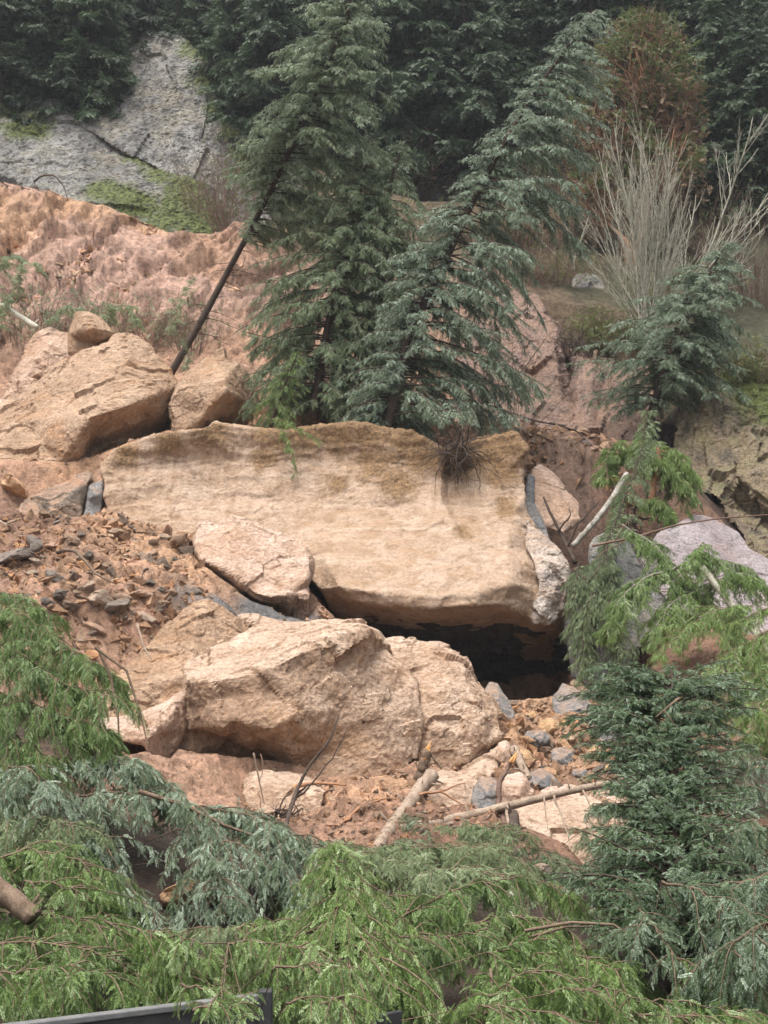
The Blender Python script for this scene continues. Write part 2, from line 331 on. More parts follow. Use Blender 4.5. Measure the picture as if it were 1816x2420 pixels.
# left end blocks of the slab
rock('cracked_rock', 'dark grey layered block cracked off the low end of the slab',
 [(41,1210,34),(48,1190,34.2),(71,1178,34.5),(137,1152,34.7),(180,1132,34.9),(200,1112,35.2),(222,1118,35.1),(207,1145,34.8),(203,1180,34.2),(191,1226,33.9),(126,1230,33.8),(60,1222,33.8)],
 [(130,1190,33.7),(190,1150,34)], [[(180,1132),(190,1150),(191,1226)]], thick=1.0, mat=rock_mat('brownish_grey_rock', base=(.20,.165,.13), light=(.30,.25,.2), stain=(.36,.22,.12), dark=(.09,.08,.075), soil=((.36,.2,.12),.6)), vox=.045, amp=.5, seed=2)
rock('cracked_rock', 'bluish grey block beside the dark layered one at the low end of the slab',
 [(196,1224,33.9),(208,1180,34.1),(212,1148,34.5),(244,1134,34.4),(243,1165,34.1),(240,1205,33.9),(228,1222,33.9)], [(226,1170,33.8)], [], thick=.8, mat=M_grey, vox=.04, amp=.35, seed=3)
# mid block leaning against the slab
rock('boulder', 'pale tan block leaning under the face of the slab, above the grey clay patch',
 [(470,1238,31.4),(492,1228,31.6),(514,1240,31.5),(547,1215,31.8),(602,1230,31.8),(656,1258,31.7),(711,1285,31.5),(736,1307,31.4),(749,1331,31.3),(744,1361,31.2),(732,1382,31.0),(727,1419,30.9),(716,1473,30.9),(680,1462,30.8),(640,1440,30.8),(602,1428,30.7),(547,1388,30.6),(509,1360,30.6),(470,1332,30.8),(463,1282,31.2)],
 [(472,1322,30.2),(520,1340,29.9),(560,1365,29.75),(602,1402,29.6),(640,1412,29.5),(684,1405,29.6),(725,1412,29.9),(735,1320,30.7),(728,1365,30.3),(560,1290,30.6),(650,1330,30.4),(500,1270,31.1),(640,1375,30.0)],
 [[(470,1332),(472,1322),(520,1340),(560,1365),(602,1402),(640,1412),(684,1405),(725,1412),(727,1419)],[(736,1307),(735,1320),(728,1365),(732,1382)]], thick=1.0, mat=M_rockpink, vox=.045, amp=.7, seed=6, chunk=.7)
# tall triangular boulder behind the front one
rock('boulder', 'tall triangular brown boulder behind the big front boulder, below the debris',
 [(180,1750,25.6),(215,1690,26),(263,1612,26.4),(306,1570,26.8),(383,1493,27.4),(440,1442,27.9),(459,1428,28),(492,1416,28.1),(536,1444,28.2),(580,1485,28.3),(620,1500,28.4),(640,1560,28),(560,1640,27),(450,1700,26),(430,1780,25.4),(300,1790,25.2)],
 [(463,1480,27.1),(460,1540,26.6),(448,1600,26.2),(350,1620,26.2),(300,1690,25.7)], [[(459,1428),(463,1480),(460,1540),(448,1600)]], thick=1.5, vox=.04, amp=.6, seed=7, mat=M_rockbrown)
# front boulder
FB_out = [(425,1780,25.0),(430,1725,24.9),(438,1670,24.8),(436,1618,25.2),(432,1580,25.6),(443,1558,26),(492,1537,26.6),(560,1506,27.4),(600,1480,28.2),(560,1458,28.9),(711,1470,28.6),(820,1470,28),(853,1473,27.7),(897,1497,27),(908,1515,27.0),(960,1580,26.2),(985,1610,25.9),(998,1665,25.5),(994,1720,25.2),(988,1790,24.9),(950,1822,24.6),(919,1840,24.4),(850,1842,24.3),(777,1838,24.3),(700,1815,24.6),(629,1800,25),(536,1790,25.2)]
rock('boulder', 'largest front boulder, tan with a broad pale flat top', FB_out,
 [(445,1612,24.3),(520,1607,24.0),(629,1583,23.95),(700,1548,24.2),(750,1528,24.4),(800,1508,24.7),(853,1500,24.9),(600,1530,26.6),(700,1500,27),(500,1570,25.8),
  (470,1680,24.4),(525,1709,23.9),(560,1700,23.8),(629,1722,23.65),(665,1712,23.65),(689,1692,23.8),(705,1650,24.0),(720,1590,24.3),(600,1640,23.95),(520,1650,24.1),(629,1765,24.4),(690,1770,24.2),(540,1750,24.8),(800,1680,24.5),(900,1700,24.6),(850,1600,24.7),(780,1780,24.5)],
 [[(436,1618),(445,1612),(520,1607),(629,1583),(700,1548),(750,1528),(800,1508),(853,1500),(897,1497)],[(470,1680),(525,1709),(560,1700),(629,1722),(665,1712),(689,1692),(705,1650),(720,1590),(700,1548)],[(690,1770),(689,1692)]],
 thick=1.5, vox=.04, amp=.75, seed=8, mat=M_rock)
rock('boulder', 'tan boulder with a pale shoulder, pressed against the end of the largest front boulder',
 [(885,1500,27.8),(908,1512,27.8),(970,1513,28.2),(1034,1523,28.2),(1060,1535,28),(1094,1555,27.8),(1110,1588,27.4),(1130,1610,27.2),(1149,1632,27),(1165,1665,26.7),(1176,1692,26.4),(1184,1736,26),(1175,1760,26.3),(1149,1785,26.3),(1121,1815,26.1),(1088,1826,25.5),(1045,1820,25.3),(985,1800,25.2),(960,1700,25.6),(940,1600,26.4)],
 [(990,1612,26.2),(1030,1640,25.8),(1080,1650,26),(1100,1625,26.3),(1140,1690,25.9),(1030,1720,25.3),(1110,1740,25.4),(1149,1758,25.7),(1110,1795,25.3),(1040,1560,26.9),(1100,1590,26.8)],
 [[(908,1512),(990,1612),(1030,1640),(1080,1650),(1100,1625),(1130,1610)],[(1176,1692),(1149,1758),(1110,1795),(1088,1826)]], thick=1.5, vox=.04, amp=.8, seed=9, mat=M_rock)
rock('boulder', 'low tan rock wedge with a bright top at the dark foot of the front boulder',
 [(225,1712,24.5),(240,1702,24.8),(306,1692,25),(383,1660,25.3),(420,1640,25.5),(443,1634,25.4),(447,1660,25.1),(440,1700,24.9),(427,1750,24.7),(398,1800,24.4),(356,1790,23.9),(345,1760,23.8),(306,1752,24),(235,1740,24.2)],
 [(350,1745,23.7),(372,1700,23.9),(380,1715,23.9),(438,1640,24.9),(300,1720,24.2)], [[(350,1745),(372,1700),(380,1715),(438,1640)]], thick=.8, vox=.035, amp=.4, seed=10, mat=M_rockpink)
# rocks under the front boulder
rock('boulder', 'brown broken block half sunk in soil below the front boulder, beside an upturned root ball',
 [(570,1850,23.4),(590,1830,23.5),(620,1822,23.6),(680,1825,23.7),(720,1835,23.7),(760,1850,23.5),(775,1870,23.3),(760,1915,22.8),(700,1940,22.6),(640,1945,22.5),(590,1920,22.7),(572,1880,23)],
 [(600,1860,23),(680,1862,22.9),(740,1870,22.95)], [[(590,1830),(600,1860),(680,1862),(740,1870),(775,1870)]], thick=.7, vox=.035, amp=.5, seed=11)
rock('boulder', 'reddish brown block under the shoulder of the second front boulder',
 [(1015,1900,23),(1010,1850,23.4),(1040,1815,24.2),(1090,1825,24.4),(1150,1790,25.2),(1185,1760,25.9),(1190,1800,25.2),(1150,1850,24),(1120,1905,23.1),(1060,1915,22.9)], [(1080,1860,23.3),(1130,1830,24)], [], thick=.6, vox=.035, amp=.5, seed=12)
rock('boulder', 'wet blue-grey block between the log and the reddish block',
 [(1115,1920,22.8),(1120,1860,23.3),(1140,1835,23.7),(1172,1838,23.7),(1182,1870,23.2),(1178,1920,22.8)], [(1150,1870,22.9)], [], thick=.5, mat=M_grey, vox=.035, amp=.4, seed=13)
rock('boulder', 'upright pale pinkish stone standing just above the fallen pole',
 [(1183,1900,22.9),(1180,1860,23.2),(1190,1832,23.4),(1230,1823,23.5),(1247,1840,23.4),(1258,1880,23.2),(1262,1905,22.9),(1220,1915,22.6)], [(1240,1850,23.0),(1230,1870,22.8),(1200,1865,22.75),(1218,1890,22.6)], [[(1247,1840),(1240,1850),(1230,1870),(1218,1890),(1220,1915)]], thick=.5, mat=M_rockpink, vox=.03, amp=.35, seed=14)
rock('boulder', 'low pinkish block with a grey corner above the fallen pole, next to the upright stone',
 [(1275,1905,22.9),(1280,1870,23.3),(1330,1855,23.7),(1374,1858,23.7),(1374,1880,23.3),(1360,1905,22.9)], [(1320,1880,22.9)], [], thick=.5, mat=M_rockpink, vox=.03, amp=.35, seed=15)
rock('boulder', 'grey stone with a pale crest between scattered ochre rubble and the low pinkish block',
 [(1245,1860,24),(1250,1825,24.4),(1280,1815,24.5),(1305,1830,24.4),(1325,1850,24),(1300,1870,23.7)], [(1285,1840,23.8)], [], thick=.4, mat=M_grey, vox=.03, amp=.3, seed=16)
rock('boulder', 'leaning pinkish slab stone at the corner of the second front boulder',
 [(1170,1790,25),(1178,1755,25.4),(1198,1750,25.4),(1212,1770,25.2),(1210,1800,24.8),(1185,1805,24.7)], [(1190,1775,24.7)], [], thick=.3, mat=M_rockpink, vox=.03, amp=.25, seed=17)
rock('boulder', 'broad tan boulder lying below the fallen pole, half hidden by hanging boughs',
 [(1200,1920,22.2),(1300,1895,22.6),(1400,1875,22.9),(1470,1880,22.9),(1480,1950,22),(1460,2040,21),(1400,2070,20.6),(1330,2000,21),(1240,1965,21.4)], [(1330,1930,21.6),(1420,1940,21.7),(1390,2000,21)], [[(1200,1920),(1330,1930),(1420,1940),(1480,1950)]], thick=1.0, mat=M_rock, vox=.04, amp=.6, seed=18)
# right side debris
rock('boulder', 'dark grey triangular rock in front of the hollow under the slab',
 [(1308,1685,29.4),(1306,1650,29.7),(1330,1614,30),(1352,1622,30),(1385,1640,29.8),(1405,1665,29.5),(1416,1690,29.2),(1370,1698,28.8),(1330,1695,28.9)], [(1365,1650,29.2),(1385,1685,28.9)], [[(1330,1614),(1365,1650),(1385,1685),(1370,1698)]], thick=.7, mat=M_grey, vox=.035, amp=.35, seed=19)
rock('boulder', 'long brown slab stone lying behind the dark grey triangular rock',
 [(1345,1615,31.4),(1355,1605,31.5),(1420,1612,31.3),(1466,1635,31),(1470,1660,30.7),(1430,1675,30.4),(1400,1655,30.6)], [(1400,1635,30.7)], [], thick=.6, mat=M_rock, vox=.04, amp=.3, seed=20)
rock('boulder', 'mottled blue-grey boulder lying on ochre rubble below the dark hollow',
 [(1390,1715,27.9),(1410,1692,28.3),(1440,1690,28.4),(1465,1715,28.1),(1482,1745,27.7),(1470,1770,27.3),(1430,1765,27.2),(1400,1745,27.5)], [(1430,1725,27.4)], [], thick=.6, mat=M_grey, vox=.035, amp=.4, seed=21)
rock('boulder', 'smooth grey wet rock beside the second front boulder at the mouth of the hollow',
 [(1140,1640,28.8),(1158,1612,29.4),(1175,1618,29.4),(1200,1650,29),(1220,1690,28.4),(1205,1712,28),(1170,1700,28),(1150,1670,28.4)], [(1180,1665,28.2)], [], thick=.6, mat=M_grey, vox=.035, amp=.3, seed=22)
for k, (px, py, Y, s, m_, lb) in enumerate([(1270,1745,26.6,52,1,'jagged black-blue shale lump in the ochre rubble below the hollow'), (1330,1790,26,70,1,'fractured blue-grey shale pile beside the ochre rubble'), (1300,1720,27.3,50,0,'flat ochre slab in the rubble below the hollow'), (1405,1780,26.2,50,0,'blocky ochre stone beside the mottled blue-grey boulder'),
      (1450,1820,25.3,44,0,'ochre stone close to the fallen pole and the bluish conifer'), (1255,1690,28.5,30,0,'rounded ochre stone at the mouth of the hollow'), (1370,1830,25,40,1,'small slate-blue stone above the low pinkish block'), (1230,1795,25.4,60,0,'brown wedge stone beside a snapped stick')]):
    rnd = random.Random(k)
    ol = []
    for j in range(8):
        a = j*math.pi/4; r = s*rnd.uniform(.42, .62); ol.append((px+r*math.cos(a), py-r*.7*math.sin(a), Y+rnd.uniform(-.05, .1)+.2*math.sin(a)))
    rock('stone', lb, ol, [(px+rnd.uniform(-8, 8), py+rnd.uniform(-4, 4), Y-.3)], [], thick=.35, mat=M_grey if m_ else rock_mat('ochre_rubble_%d' % k, base=(.42,.25,.12), light=(.52,.36,.22), stain=(.5,.27,.09), dark=(.2,.12,.07)) if k == 2 else bpy.data.materials.get('ochre_rubble_2') or M_rock, vox=.028, amp=.45, cat='stone', seed=30+k)
# rocks behind the slab, right
rock('boulder', 'tan faceted boulder propped behind the end of the slab',
 [(1252,1130,35.6),(1262,1110,36),(1275,1095,36.3),(1300,1112,36.3),(1330,1145,36),(1368,1190,35.6),(1370,1230,35),(1330,1260,34.6),(1280,1240,34.6),(1255,1190,34.9)], [(1320,1170,35.3),(1345,1225,34.8)], [[(1275,1095),(1320,1170),(1345,1225),(1330,1260)]], thick=.8, mat=M_rockpink, vox=.045, amp=.4, seed=40)
rock('boulder', 'pale streaked grey boulder behind the drooping hemlock',
 [(1400,1280,33),(1425,1255,33.3),(1480,1265,33.4),(1530,1310,33),(1570,1340,32.6),(1580,1420,31.8),(1540,1520,31),(1450,1560,31),(1400,1500,31.4),(1385,1400,32)], [(1440,1330,32.2),(1520,1400,31.7),(1460,1430,31.5)], [[(1425,1255),(1440,1330),(1460,1430),(1450,1560)]], thick=1.2, mat=M_cliff, vox=.05, amp=.5, seed=41)
rock('rock_slab', 'pale mauve tilted slab lying below the dark earth bank',
 [(1500,1330,32.5),(1560,1260,33.6),(1637,1215,34.6),(1680,1222,34.8),(1715,1240,34.6),(1748,1258,34.5),(1770,1300,34.1),(1820,1325,34),(1950,1380,33.6),(1950,1520,31.5),(1750,1500,31.3),(1600,1440,31.5)], [(1650,1320,33),(1750,1380,32.6),(1850,1440,32.2)], [], thick=1.2, mat=M_mauve, vox=.05, amp=.45, seed=42, chunk=.5, cat='rock slab')
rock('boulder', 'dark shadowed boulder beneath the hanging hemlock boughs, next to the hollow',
 [(1350,1600,31.5),(1345,1480,32.4),(1380,1420,32.6),(1460,1450,32),(1500,1540,31),(1480,1620,30.4),(1420,1640,30.4)], [(1420,1520,31)], [], thick=1.0, mat=M_shadegrey, vox=.05, amp=.8, seed=43)
rock('boulder', 'bluish layered block in the cleft where the slab ends',
 [(1245,1270,33.9),(1240,1190,34.4),(1248,1120,34.8),(1262,1125,34.9),(1258,1190,34.6),(1275,1215,34.4),(1290,1250,34.1),(1300,1290,33.8)], [(1260,1230,34)], [], thick=.6, mat=M_grey, vox=.04, amp=.4, seed=44)
# ---------------------------------------------------------------- cliffs (setting)
rock('cliff', 'tall pale grey cliff face with mossy edge', [(300,360,58),(200,300,60),(120,240,62.5),(140,160,65.5),(230,110,66.5),(310,100,65.5),(370,82,65),(430,92,64.8),(490,130,64.2),(560,170,64.6),(640,230,64.5),(700,330,62.5),(720,440,59.5),(620,540,57),(500,530,56.5),(420,430,57),(360,390,57.5)],
 [(400,180,62),(440,260,60.8),(480,350,59),(350,280,60),(530,300,60.8),(460,140,63),(540,240,62.8),(600,340,61.2),(570,420,58.6),(330,180,62.8),(230,200,63)], [[(370,82),(460,140),(530,300),(620,540)],[(310,100),(330,180),(350,280),(360,390)],[(560,170),(540,240),(570,420)]], thick=6, mat=M_cliff, vox=.08, amp=1.2, cs=.34, chunk=1.3, fine=1.7, aniso=(1.2,.8,.55), kind='structure', seed=50, moss=[(480,130,64,1.6),(505,200,62.5,1.5),(530,250,61,1.3),(550,300,60,1.0),(460,100,64,1.2),(575,360,59.5,1.0),(590,400,59,1.2)])
rock('cliff', None, [(-200,460,56),(-200,200,64),(0,215,62),(60,225,61.5),(130,240,61),(180,270,60.5),(260,300,60),(340,350,58.5),(420,400,57.3),(500,450,56.5),(520,560,55),(400,560,54.5),(250,500,54.8),(120,470,55),(0,440,55.5)],
 [(80,320,59.5),(200,360,58.5),(300,420,57),(400,480,55.8),(150,420,56.6)], [[(130,240),(200,360),(300,420),(400,560)]], thick=6, mat=M_cliff, vox=.08, amp=1.2, cs=.36, chunk=1.3, fine=1.7, aniso=(.6,.8,1.2), kind='structure', seed=51, moss=[(345,350,58,1.5),(390,390,57,1.5),(430,430,56,1.4),(470,500,55,1.6),(250,455,56,1.3),(330,490,55.5,1.5),(400,520,55,1.6),(370,360,57.8,1.6),(60,300,59.5,1.5),(430,470,55.5,1.6),(300,470,55.8,1.4),(490,540,55,1.4),(20,260,61,1.6)])
rock('cliff', None, [(820,420,62),(880,330,64),(950,260,66),(1000,290,66),(1060,340,65),(1200,400,63),(1200,480,60),(1000,480,60)], [(950,350,62.5),(1060,400,61.5)], [], thick=6, mat=M_cliff, vox=.1, amp=1.2, cs=.36, chunk=3, fine=.8, kind='structure', seed=52)
rock('cliff', None, [(1080,1010,42.6),(1090,800,44),(1150,720,45.5),(1200,690,46.5),(1270,700,46.5),(1310,770,46.2),(1330,830,45.6),(1400,850,44.6),(1480,850,44.2),(1540,860,43.8),(1560,1000,42),(1500,1060,41.2),(1400,1030,41.5),(1300,1020,41.8),(1180,1010,42.2)],
 [(1150,850,43.6),(1235,760,45.3),(1245,900,43.4),(1290,790,44.8),(1312,800,44.4),(1300,950,42.4),(1325,960,42.6),(1338,850,46.3),(1350,950,44.4),(1362,975,42.9),(1372,860,43.8),(1400,870,43.4),(1395,960,42.2),(1420,950,43.4),(1430,880,44.3),(1450,900,43.0),(1480,960,42.3),(1200,950,42.6),(1275,975,42.0),(1262,880,44.2),(1120,920,43.0)],
 [[(1270,700),(1312,800),(1325,960)],[(1330,830),(1338,850),(1350,950)],[(1372,860),(1362,975)],[(1235,760),(1262,880),(1275,975)],[(1400,870),(1395,960)],[(1430,880),(1420,950)]], thick=3, mat=M_scarp, vox=.07, amp=1.0, cs=.6, chunk=1.8, fine=.7, smooth=0, aniso=(1.2,1.2,.4), kind='structure', seed=53)
rock('cliff', None, [(1600,1000,40.5),(1640,900,42),(1700,890,42.5),(1800,910,42.5),(2000,930,42),(2050,1350,37.5),(1800,1330,36.6),(1770,1290,37.4),(1700,1180,38.5),(1640,1150,39),(1590,1180,39)],
 [(1650,960,40.8),(1720,1000,40.2),(1800,1050,39.6),(1850,1100,38.9),(1660,1100,39.7),(1740,1120,39.4),(1810,1180,38.9),(1720,1180,40.2),(1800,1240,39.6),(1900,1280,39)],
 [[(1590,1180),(1660,1100),(1740,1120),(1810,1180),(1900,1280)]], thick=3, mat=M_ochre, vox=.07, amp=1.0, cs=.8, chunk=1.6, fine=.8, aniso=(1.6,1.6,.35), kind='structure', seed=54, moss=[(1790,930,42,1.6),(1760,910,42.4,1.2),(1830,980,41.5,1.6),(1650,910,42,.8)])
rock('boulder', 'small grey outcrop in the brush at the foot of the pale bare saplings',
 [(1350,665,51),(1365,650,51.4),(1400,645,51.6),(1425,660,51.3),(1430,685,50.8),(1390,685,50.6),(1355,682,50.7)], [(1390,665,50.6)], [], thick=1.0, mat=M_cliff, vox=.06, amp=.5, seed=55)

rock('boulder', 'pale layered end block of the overhang, with wavy tan and white banding',
 [(1243,1222,33.6),(1262,1240,33.4),(1285,1268,33.0),(1318,1300,32.8),(1340,1331,32.6),(1344,1364,32.5),(1334,1400,32.4),(1329,1441,32.3),(1310,1465,32.1),(1291,1474,32),(1262,1474,31.9),(1256,1455,31.9),(1270,1410,31.9),(1278,1372,32),(1262,1338,32.3),(1243,1290,32.8)],
 [(1290,1340,32.1),(1300,1400,31.9),(1285,1440,31.8),(1270,1280,32.8)], [], thick=1.0, mat=rock_mat('banded_pale_rock', base=(.42,.31,.23), light=(.60,.54,.49), stain=(.38,.24,.14), dark=(.17,.15,.15), streak=((.7,.7,6), (.25,.22,.21), .7, (.8,.8,4), (.62,.56,.52))), vox=.04, amp=.7, seed=60)
rock('undercut_shade_rock', 'rock layer receding under the overhang, coloured dark for the shade of the hollow', [(830,1450,32.6),(900,1455,32.3),(1050,1462,32.3),(1200,1470,32.5),(1270,1490,33.0),(1338,1480,33.5),(1345,1600,36),(1310,1690,37),(1150,1700,37),(1000,1640,36.4),(880,1560,35.4)], [(1050,1560,35.2),(1200,1580,35.4),(1250,1530,34.6)], [], thick=1.0, mat=M_hollow_shade, vox=.06, amp=1.2, seed=61, carve=False, cat='rock layer')  # dark layer added under the slab so the hollow reads as deep shade
# ---------------------------------------------------------------- ground sheet
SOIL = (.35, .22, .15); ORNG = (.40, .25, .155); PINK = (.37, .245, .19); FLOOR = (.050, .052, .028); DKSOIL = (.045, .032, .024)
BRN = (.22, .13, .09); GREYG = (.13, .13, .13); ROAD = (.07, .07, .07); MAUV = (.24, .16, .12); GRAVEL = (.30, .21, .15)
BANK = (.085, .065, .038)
GP = [ # photo pixel, distance, colour
 (-300,1090,34.5,SOIL),(0,1092,34.8,SOIL),(180,1098,35,SOIL),(-300,1300,28.5,BRN),(0,1300,28.5,BRN),(60,1200,31,BRN),(200,1330,28.6,SOIL),(330,1250,31.2,ORNG),(420,1300,30.6,ORNG),
 (120,1400,27.4,SOIL),(300,1450,27.2,SOIL),(380,1380,29,SOIL),(0,1500,26,SOIL),(-300,1500,25.5,DKSOIL),(250,1570,25.6,SOIL),(450,1350,30,ORNG),(600,1440,29.3,GREYG),(700,1460,29.5,GREYG),(760,1420,31.2,SOIL),(820,1470,30.8,SOIL),(690,1330,31.5,SOIL),
 (100,1700,21.5,DKSOIL),(-300,1750,20,DKSOIL),(300,1720,24.6,SOIL),(400,1800,23.6,SOIL),(520,1800,23.9,SOIL),(700,1830,23.6,SOIL),(900,1850,23.4,ORNG),(1050,1850,23.4,SOIL),
 (0,2000,16.8,DKSOIL),(300,2000,17.5,DKSOIL),(450,1900,21,SOIL),(700,1950,20.5,BRN),(850,1950,20.6,SOIL),(1000,1950,20.4,BRN),(1150,1920,21.2,BRN),(500,2170,16,DKSOIL),(800,2150,16.4,DKSOIL),
 (1100,2100,17.5,DKSOIL),(1300,1960,20,BRN),(1500,1900,21,BRN),(1800,1850,21.5,DKSOIL),(2200,1800,22,FLOOR),(2000,1900,20,FLOOR),(1500,2150,16.5,DKSOIL),(1900,2150,16.5,DKSOIL),(-400,2150,16,DKSOIL),
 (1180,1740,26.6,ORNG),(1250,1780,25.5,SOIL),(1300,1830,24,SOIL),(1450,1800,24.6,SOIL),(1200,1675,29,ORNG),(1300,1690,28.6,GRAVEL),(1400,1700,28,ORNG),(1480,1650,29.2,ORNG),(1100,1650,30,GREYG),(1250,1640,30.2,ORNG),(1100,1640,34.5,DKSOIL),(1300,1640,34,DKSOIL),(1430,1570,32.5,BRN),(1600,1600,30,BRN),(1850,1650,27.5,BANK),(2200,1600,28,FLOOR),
 (1380,1420,33.5,BRN),(1500,1400,33.5,BRN),(1700,1400,32.5,BRN),(1900,1400,32,BANK),(2300,1300,33,FLOOR),(1600,1260,35.3,BRN),(1330,1220,35,BRN),(1270,1130,36,SOIL),
 (1250,1040,38,MAUV),(1350,1060,38,MAUV),(1450,1120,37.5,BRN),(1300,990,41,MAUV),(1420,1000,42,MAUV),(1180,1000,40.5,SOIL),(1600,1050,40,DKSOIL),(1500,1030,41,DKSOIL),
 (0,1040,37,ORNG),(200,1070,35.6,ORNG),(300,1022,35.9,ORNG),(450,992,36.2,ORNG),(600,988,36.2,ORNG),(750,985,36.0,SOIL),(900,988,36.0,SOIL),(1050,1012,36.2,SOIL),(1150,1020,37,SOIL),
 (-300,900,41,SOIL),(0,900,41.5,SOIL),(300,870,42.5,SOIL),(600,880,42,SOIL),(800,900,42,SOIL),(1000,930,42,SOIL),
 (-300,700,46,SOIL),(0,720,46,PINK),(200,720,46,PINK),(450,720,45.7,PINK),(650,740,46,MAUV),(850,760,46,MAUV),(0,560,50,ORNG),(200,600,49,PINK),(350,660,47.5,PINK),(500,640,48.5,SOIL),
 (-300,430,53,ORNG),(0,400,53,ORNG),(80,440,52.5,PINK),(200,505,51.5,ORNG),(350,530,51.3,ORNG),(480,560,51,SOIL),(600,590,50.5,BRN),(750,600,51,BANK),(900,600,51.5,BANK),
 (-300,380,57,FLOOR),(0,370,57,FLOOR),(200,450,56,FLOOR),(400,510,55,FLOOR),(560,540,54.5,BANK),(800,480,56,BANK),(950,420,58,BANK),(1050,380,60,FLOOR),(1150,450,56,BANK),(1000,520,53,BANK),
 (1190,700,47,MAUV),(1290,740,46,BANK),(1400,800,44.6,BANK),(1520,830,44,BANK),(1650,900,43,BANK),(1800,930,42,DKSOIL),(2200,950,42,FLOOR),(1350,650,50,FLOOR),(1250,600,52,BANK),(1500,700,49,FLOOR),(1750,800,47,FLOOR),(1500,560,56,FLOOR),(1800,650,53,FLOOR),(2300,650,53,FLOOR),
 (0,200,70,FLOOR),(400,200,70,FLOOR),(800,150,72,FLOOR),(1200,200,70,FLOOR),(1600,200,72,FLOOR),(2300,250,72,FLOOR),(-500,200,70,FLOOR),
 (0,-60,90,FLOOR),(900,-80,90,FLOOR),(1500,-20,92,FLOOR),(1816,60,92,FLOOR),(-600,-60,92,FLOOR),(2500,60,92,FLOOR)]
P = np.array([at(a, b, y) for a, b, y, c in GP]); PC = np.array([c for *_, c in GP])
extra = []
for x in (-60, -30, -12, -4, 4, 12, 30, 60):
    for y in (-40, -10, 4, 12.2):
        extra.append((x, y, 0.0, ROAD))
    extra.append((x, 14.2, .25, DKSOIL))
for x in (-120, -60, 0, 60, 120):
    extra.append((x, 130, 62, FLOOR)); extra.append((x, 170, 66, FLOOR))
for x in (-70, 70): extra += [(x, 40, 11, FLOOR), (x, 60, 26, FLOOR), (x, 90, 44, FLOOR), (x, 24, 3, FLOOR)]
P = np.concatenate([P, np.array([e[:3] for e in extra])]); PC = np.concatenate([PC, np.array([e[3] for e in extra])])
_D = np.linalg.norm(P[:, None, :2]-P[None, :, :2], axis=2)
_n = len(P); _A = np.zeros((_n+3, _n+3)); _A[:_n, :_n] = _D - .0*np.eye(_n); _A[:_n, _n] = 1; _A[:_n, _n+1:] = P[:, :2]; _A[_n, :_n] = 1; _A[_n+1:, :_n] = P[:, :2].T
for k in range(_n): _A[k, k] = -.03
_W = np.linalg.solve(_A, np.concatenate([P[:, 2], [0, 0, 0]]))
def ground_z(x, y):
    x = np.atleast_1d(np.asarray(x, float)); y = np.atleast_1d(np.asarray(y, float)); out = np.empty(len(x))
    for s in range(0, len(x), 20000):
        q = np.stack([x[s:s+20000], y[s:s+20000]], 1)
        d = np.sqrt(((q[:, None]-P[None, :, :2])**2).sum(2))
        out[s:s+20000] = d@_W[:_n] + _W[_n] + q@_W[_n+1:]
    return np.where(y < 12.3, np.minimum(out, 0.0)*0, out)
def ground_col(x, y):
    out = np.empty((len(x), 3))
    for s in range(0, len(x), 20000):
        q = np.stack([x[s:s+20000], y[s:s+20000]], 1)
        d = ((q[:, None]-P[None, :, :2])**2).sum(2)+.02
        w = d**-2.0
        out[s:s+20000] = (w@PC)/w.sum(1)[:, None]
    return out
us = np.concatenate([[-6, -3, -1.8, -1.2, -.9, -.7, -.55, -.45, -.38, -.34], np.arange(-.31, .3101, .0013), [.34, .38, .45, .55, .7, .9, 1.2, 1.8, 3, 6]])
ys = [-60, -30, -10, 0, 4, 7, 9, 10, 11, 11.6, 12.0]
y = 12.4
while y < 62: ys.append(y); y *= 1.0028 if y > 19 else 1.006
while y < 180: ys.append(y); y *= 1.02
ys = np.array(ys)
GX = us[None, :]*np.maximum(ys, 10)[:, None]; GY = np.repeat(ys[:, None], len(us), 1)
gx, gy = GX.ravel(), GY.ravel()
gz = ground_z(gx, gy)
q = np.stack([gx, gy, gz], 1)
wx = fbm(q*.5, 3)*.9; wy = fbm(q*.5+40, 3)*.9
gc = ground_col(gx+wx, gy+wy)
slide = np.clip((gc.sum(1)-.2)/.3, 0, 1)*(gy > 13)
amp = np.clip((gy-12.6)/3, 0, 1)
c1, e1 = cells(q*np.array([1.1, 1.1, .8]), 3); c2, e2 = cells(q*np.array([3.2, 3.2, 2.4]), 9)
near = np.clip((gy-14)/10, .35, 1)
mv = np.clip((gx-4)/2, 0, 1)*np.clip((gy-37)/2, 0, 1)*np.clip((46-gy)/3, 0, 1)
dn = amp*(.18*mv*cells(q*np.array([1.6, 1.6, 1.2])+8, 2)[0] + .16*fbm(q*.6, 4)*near + slide*(.13*c1 + .07*c2*(.5+fbm(q*.8+9, 2)).clip(0, 1.5) + .05*fbm(q*4, 3) + .06*ridged(q*1.6, 3) + .02*ridged(q*8, 2)))
up = np.clip((gy-41)/3, 0, 1)*np.clip((57-gy)/2, 0, 1)*np.clip((3.5-gx)/3, 0, 1)
ww = np.stack([gx*.55-gy*.38, gy*.12+gx*.1, gz*.1], 1)+.35*np.stack([fbm(q*.35+5, 3), fbm(q*.35+50, 3), 0*gx], 1)
dn = dn + up*slide*(.42*ridged(ww, 5) + .28*cells(ww*1.5, 4)[0] + .12*fbm(q*1.5, 4))
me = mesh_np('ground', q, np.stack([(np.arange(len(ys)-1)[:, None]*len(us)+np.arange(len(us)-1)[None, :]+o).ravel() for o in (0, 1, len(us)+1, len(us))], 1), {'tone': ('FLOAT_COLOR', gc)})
nv = np.empty(len(q)*3, np.float32); me.vertices.foreach_get('normal', nv); nv = nv.reshape(-1, 3)
q2 = q + nv*dn[:, None]
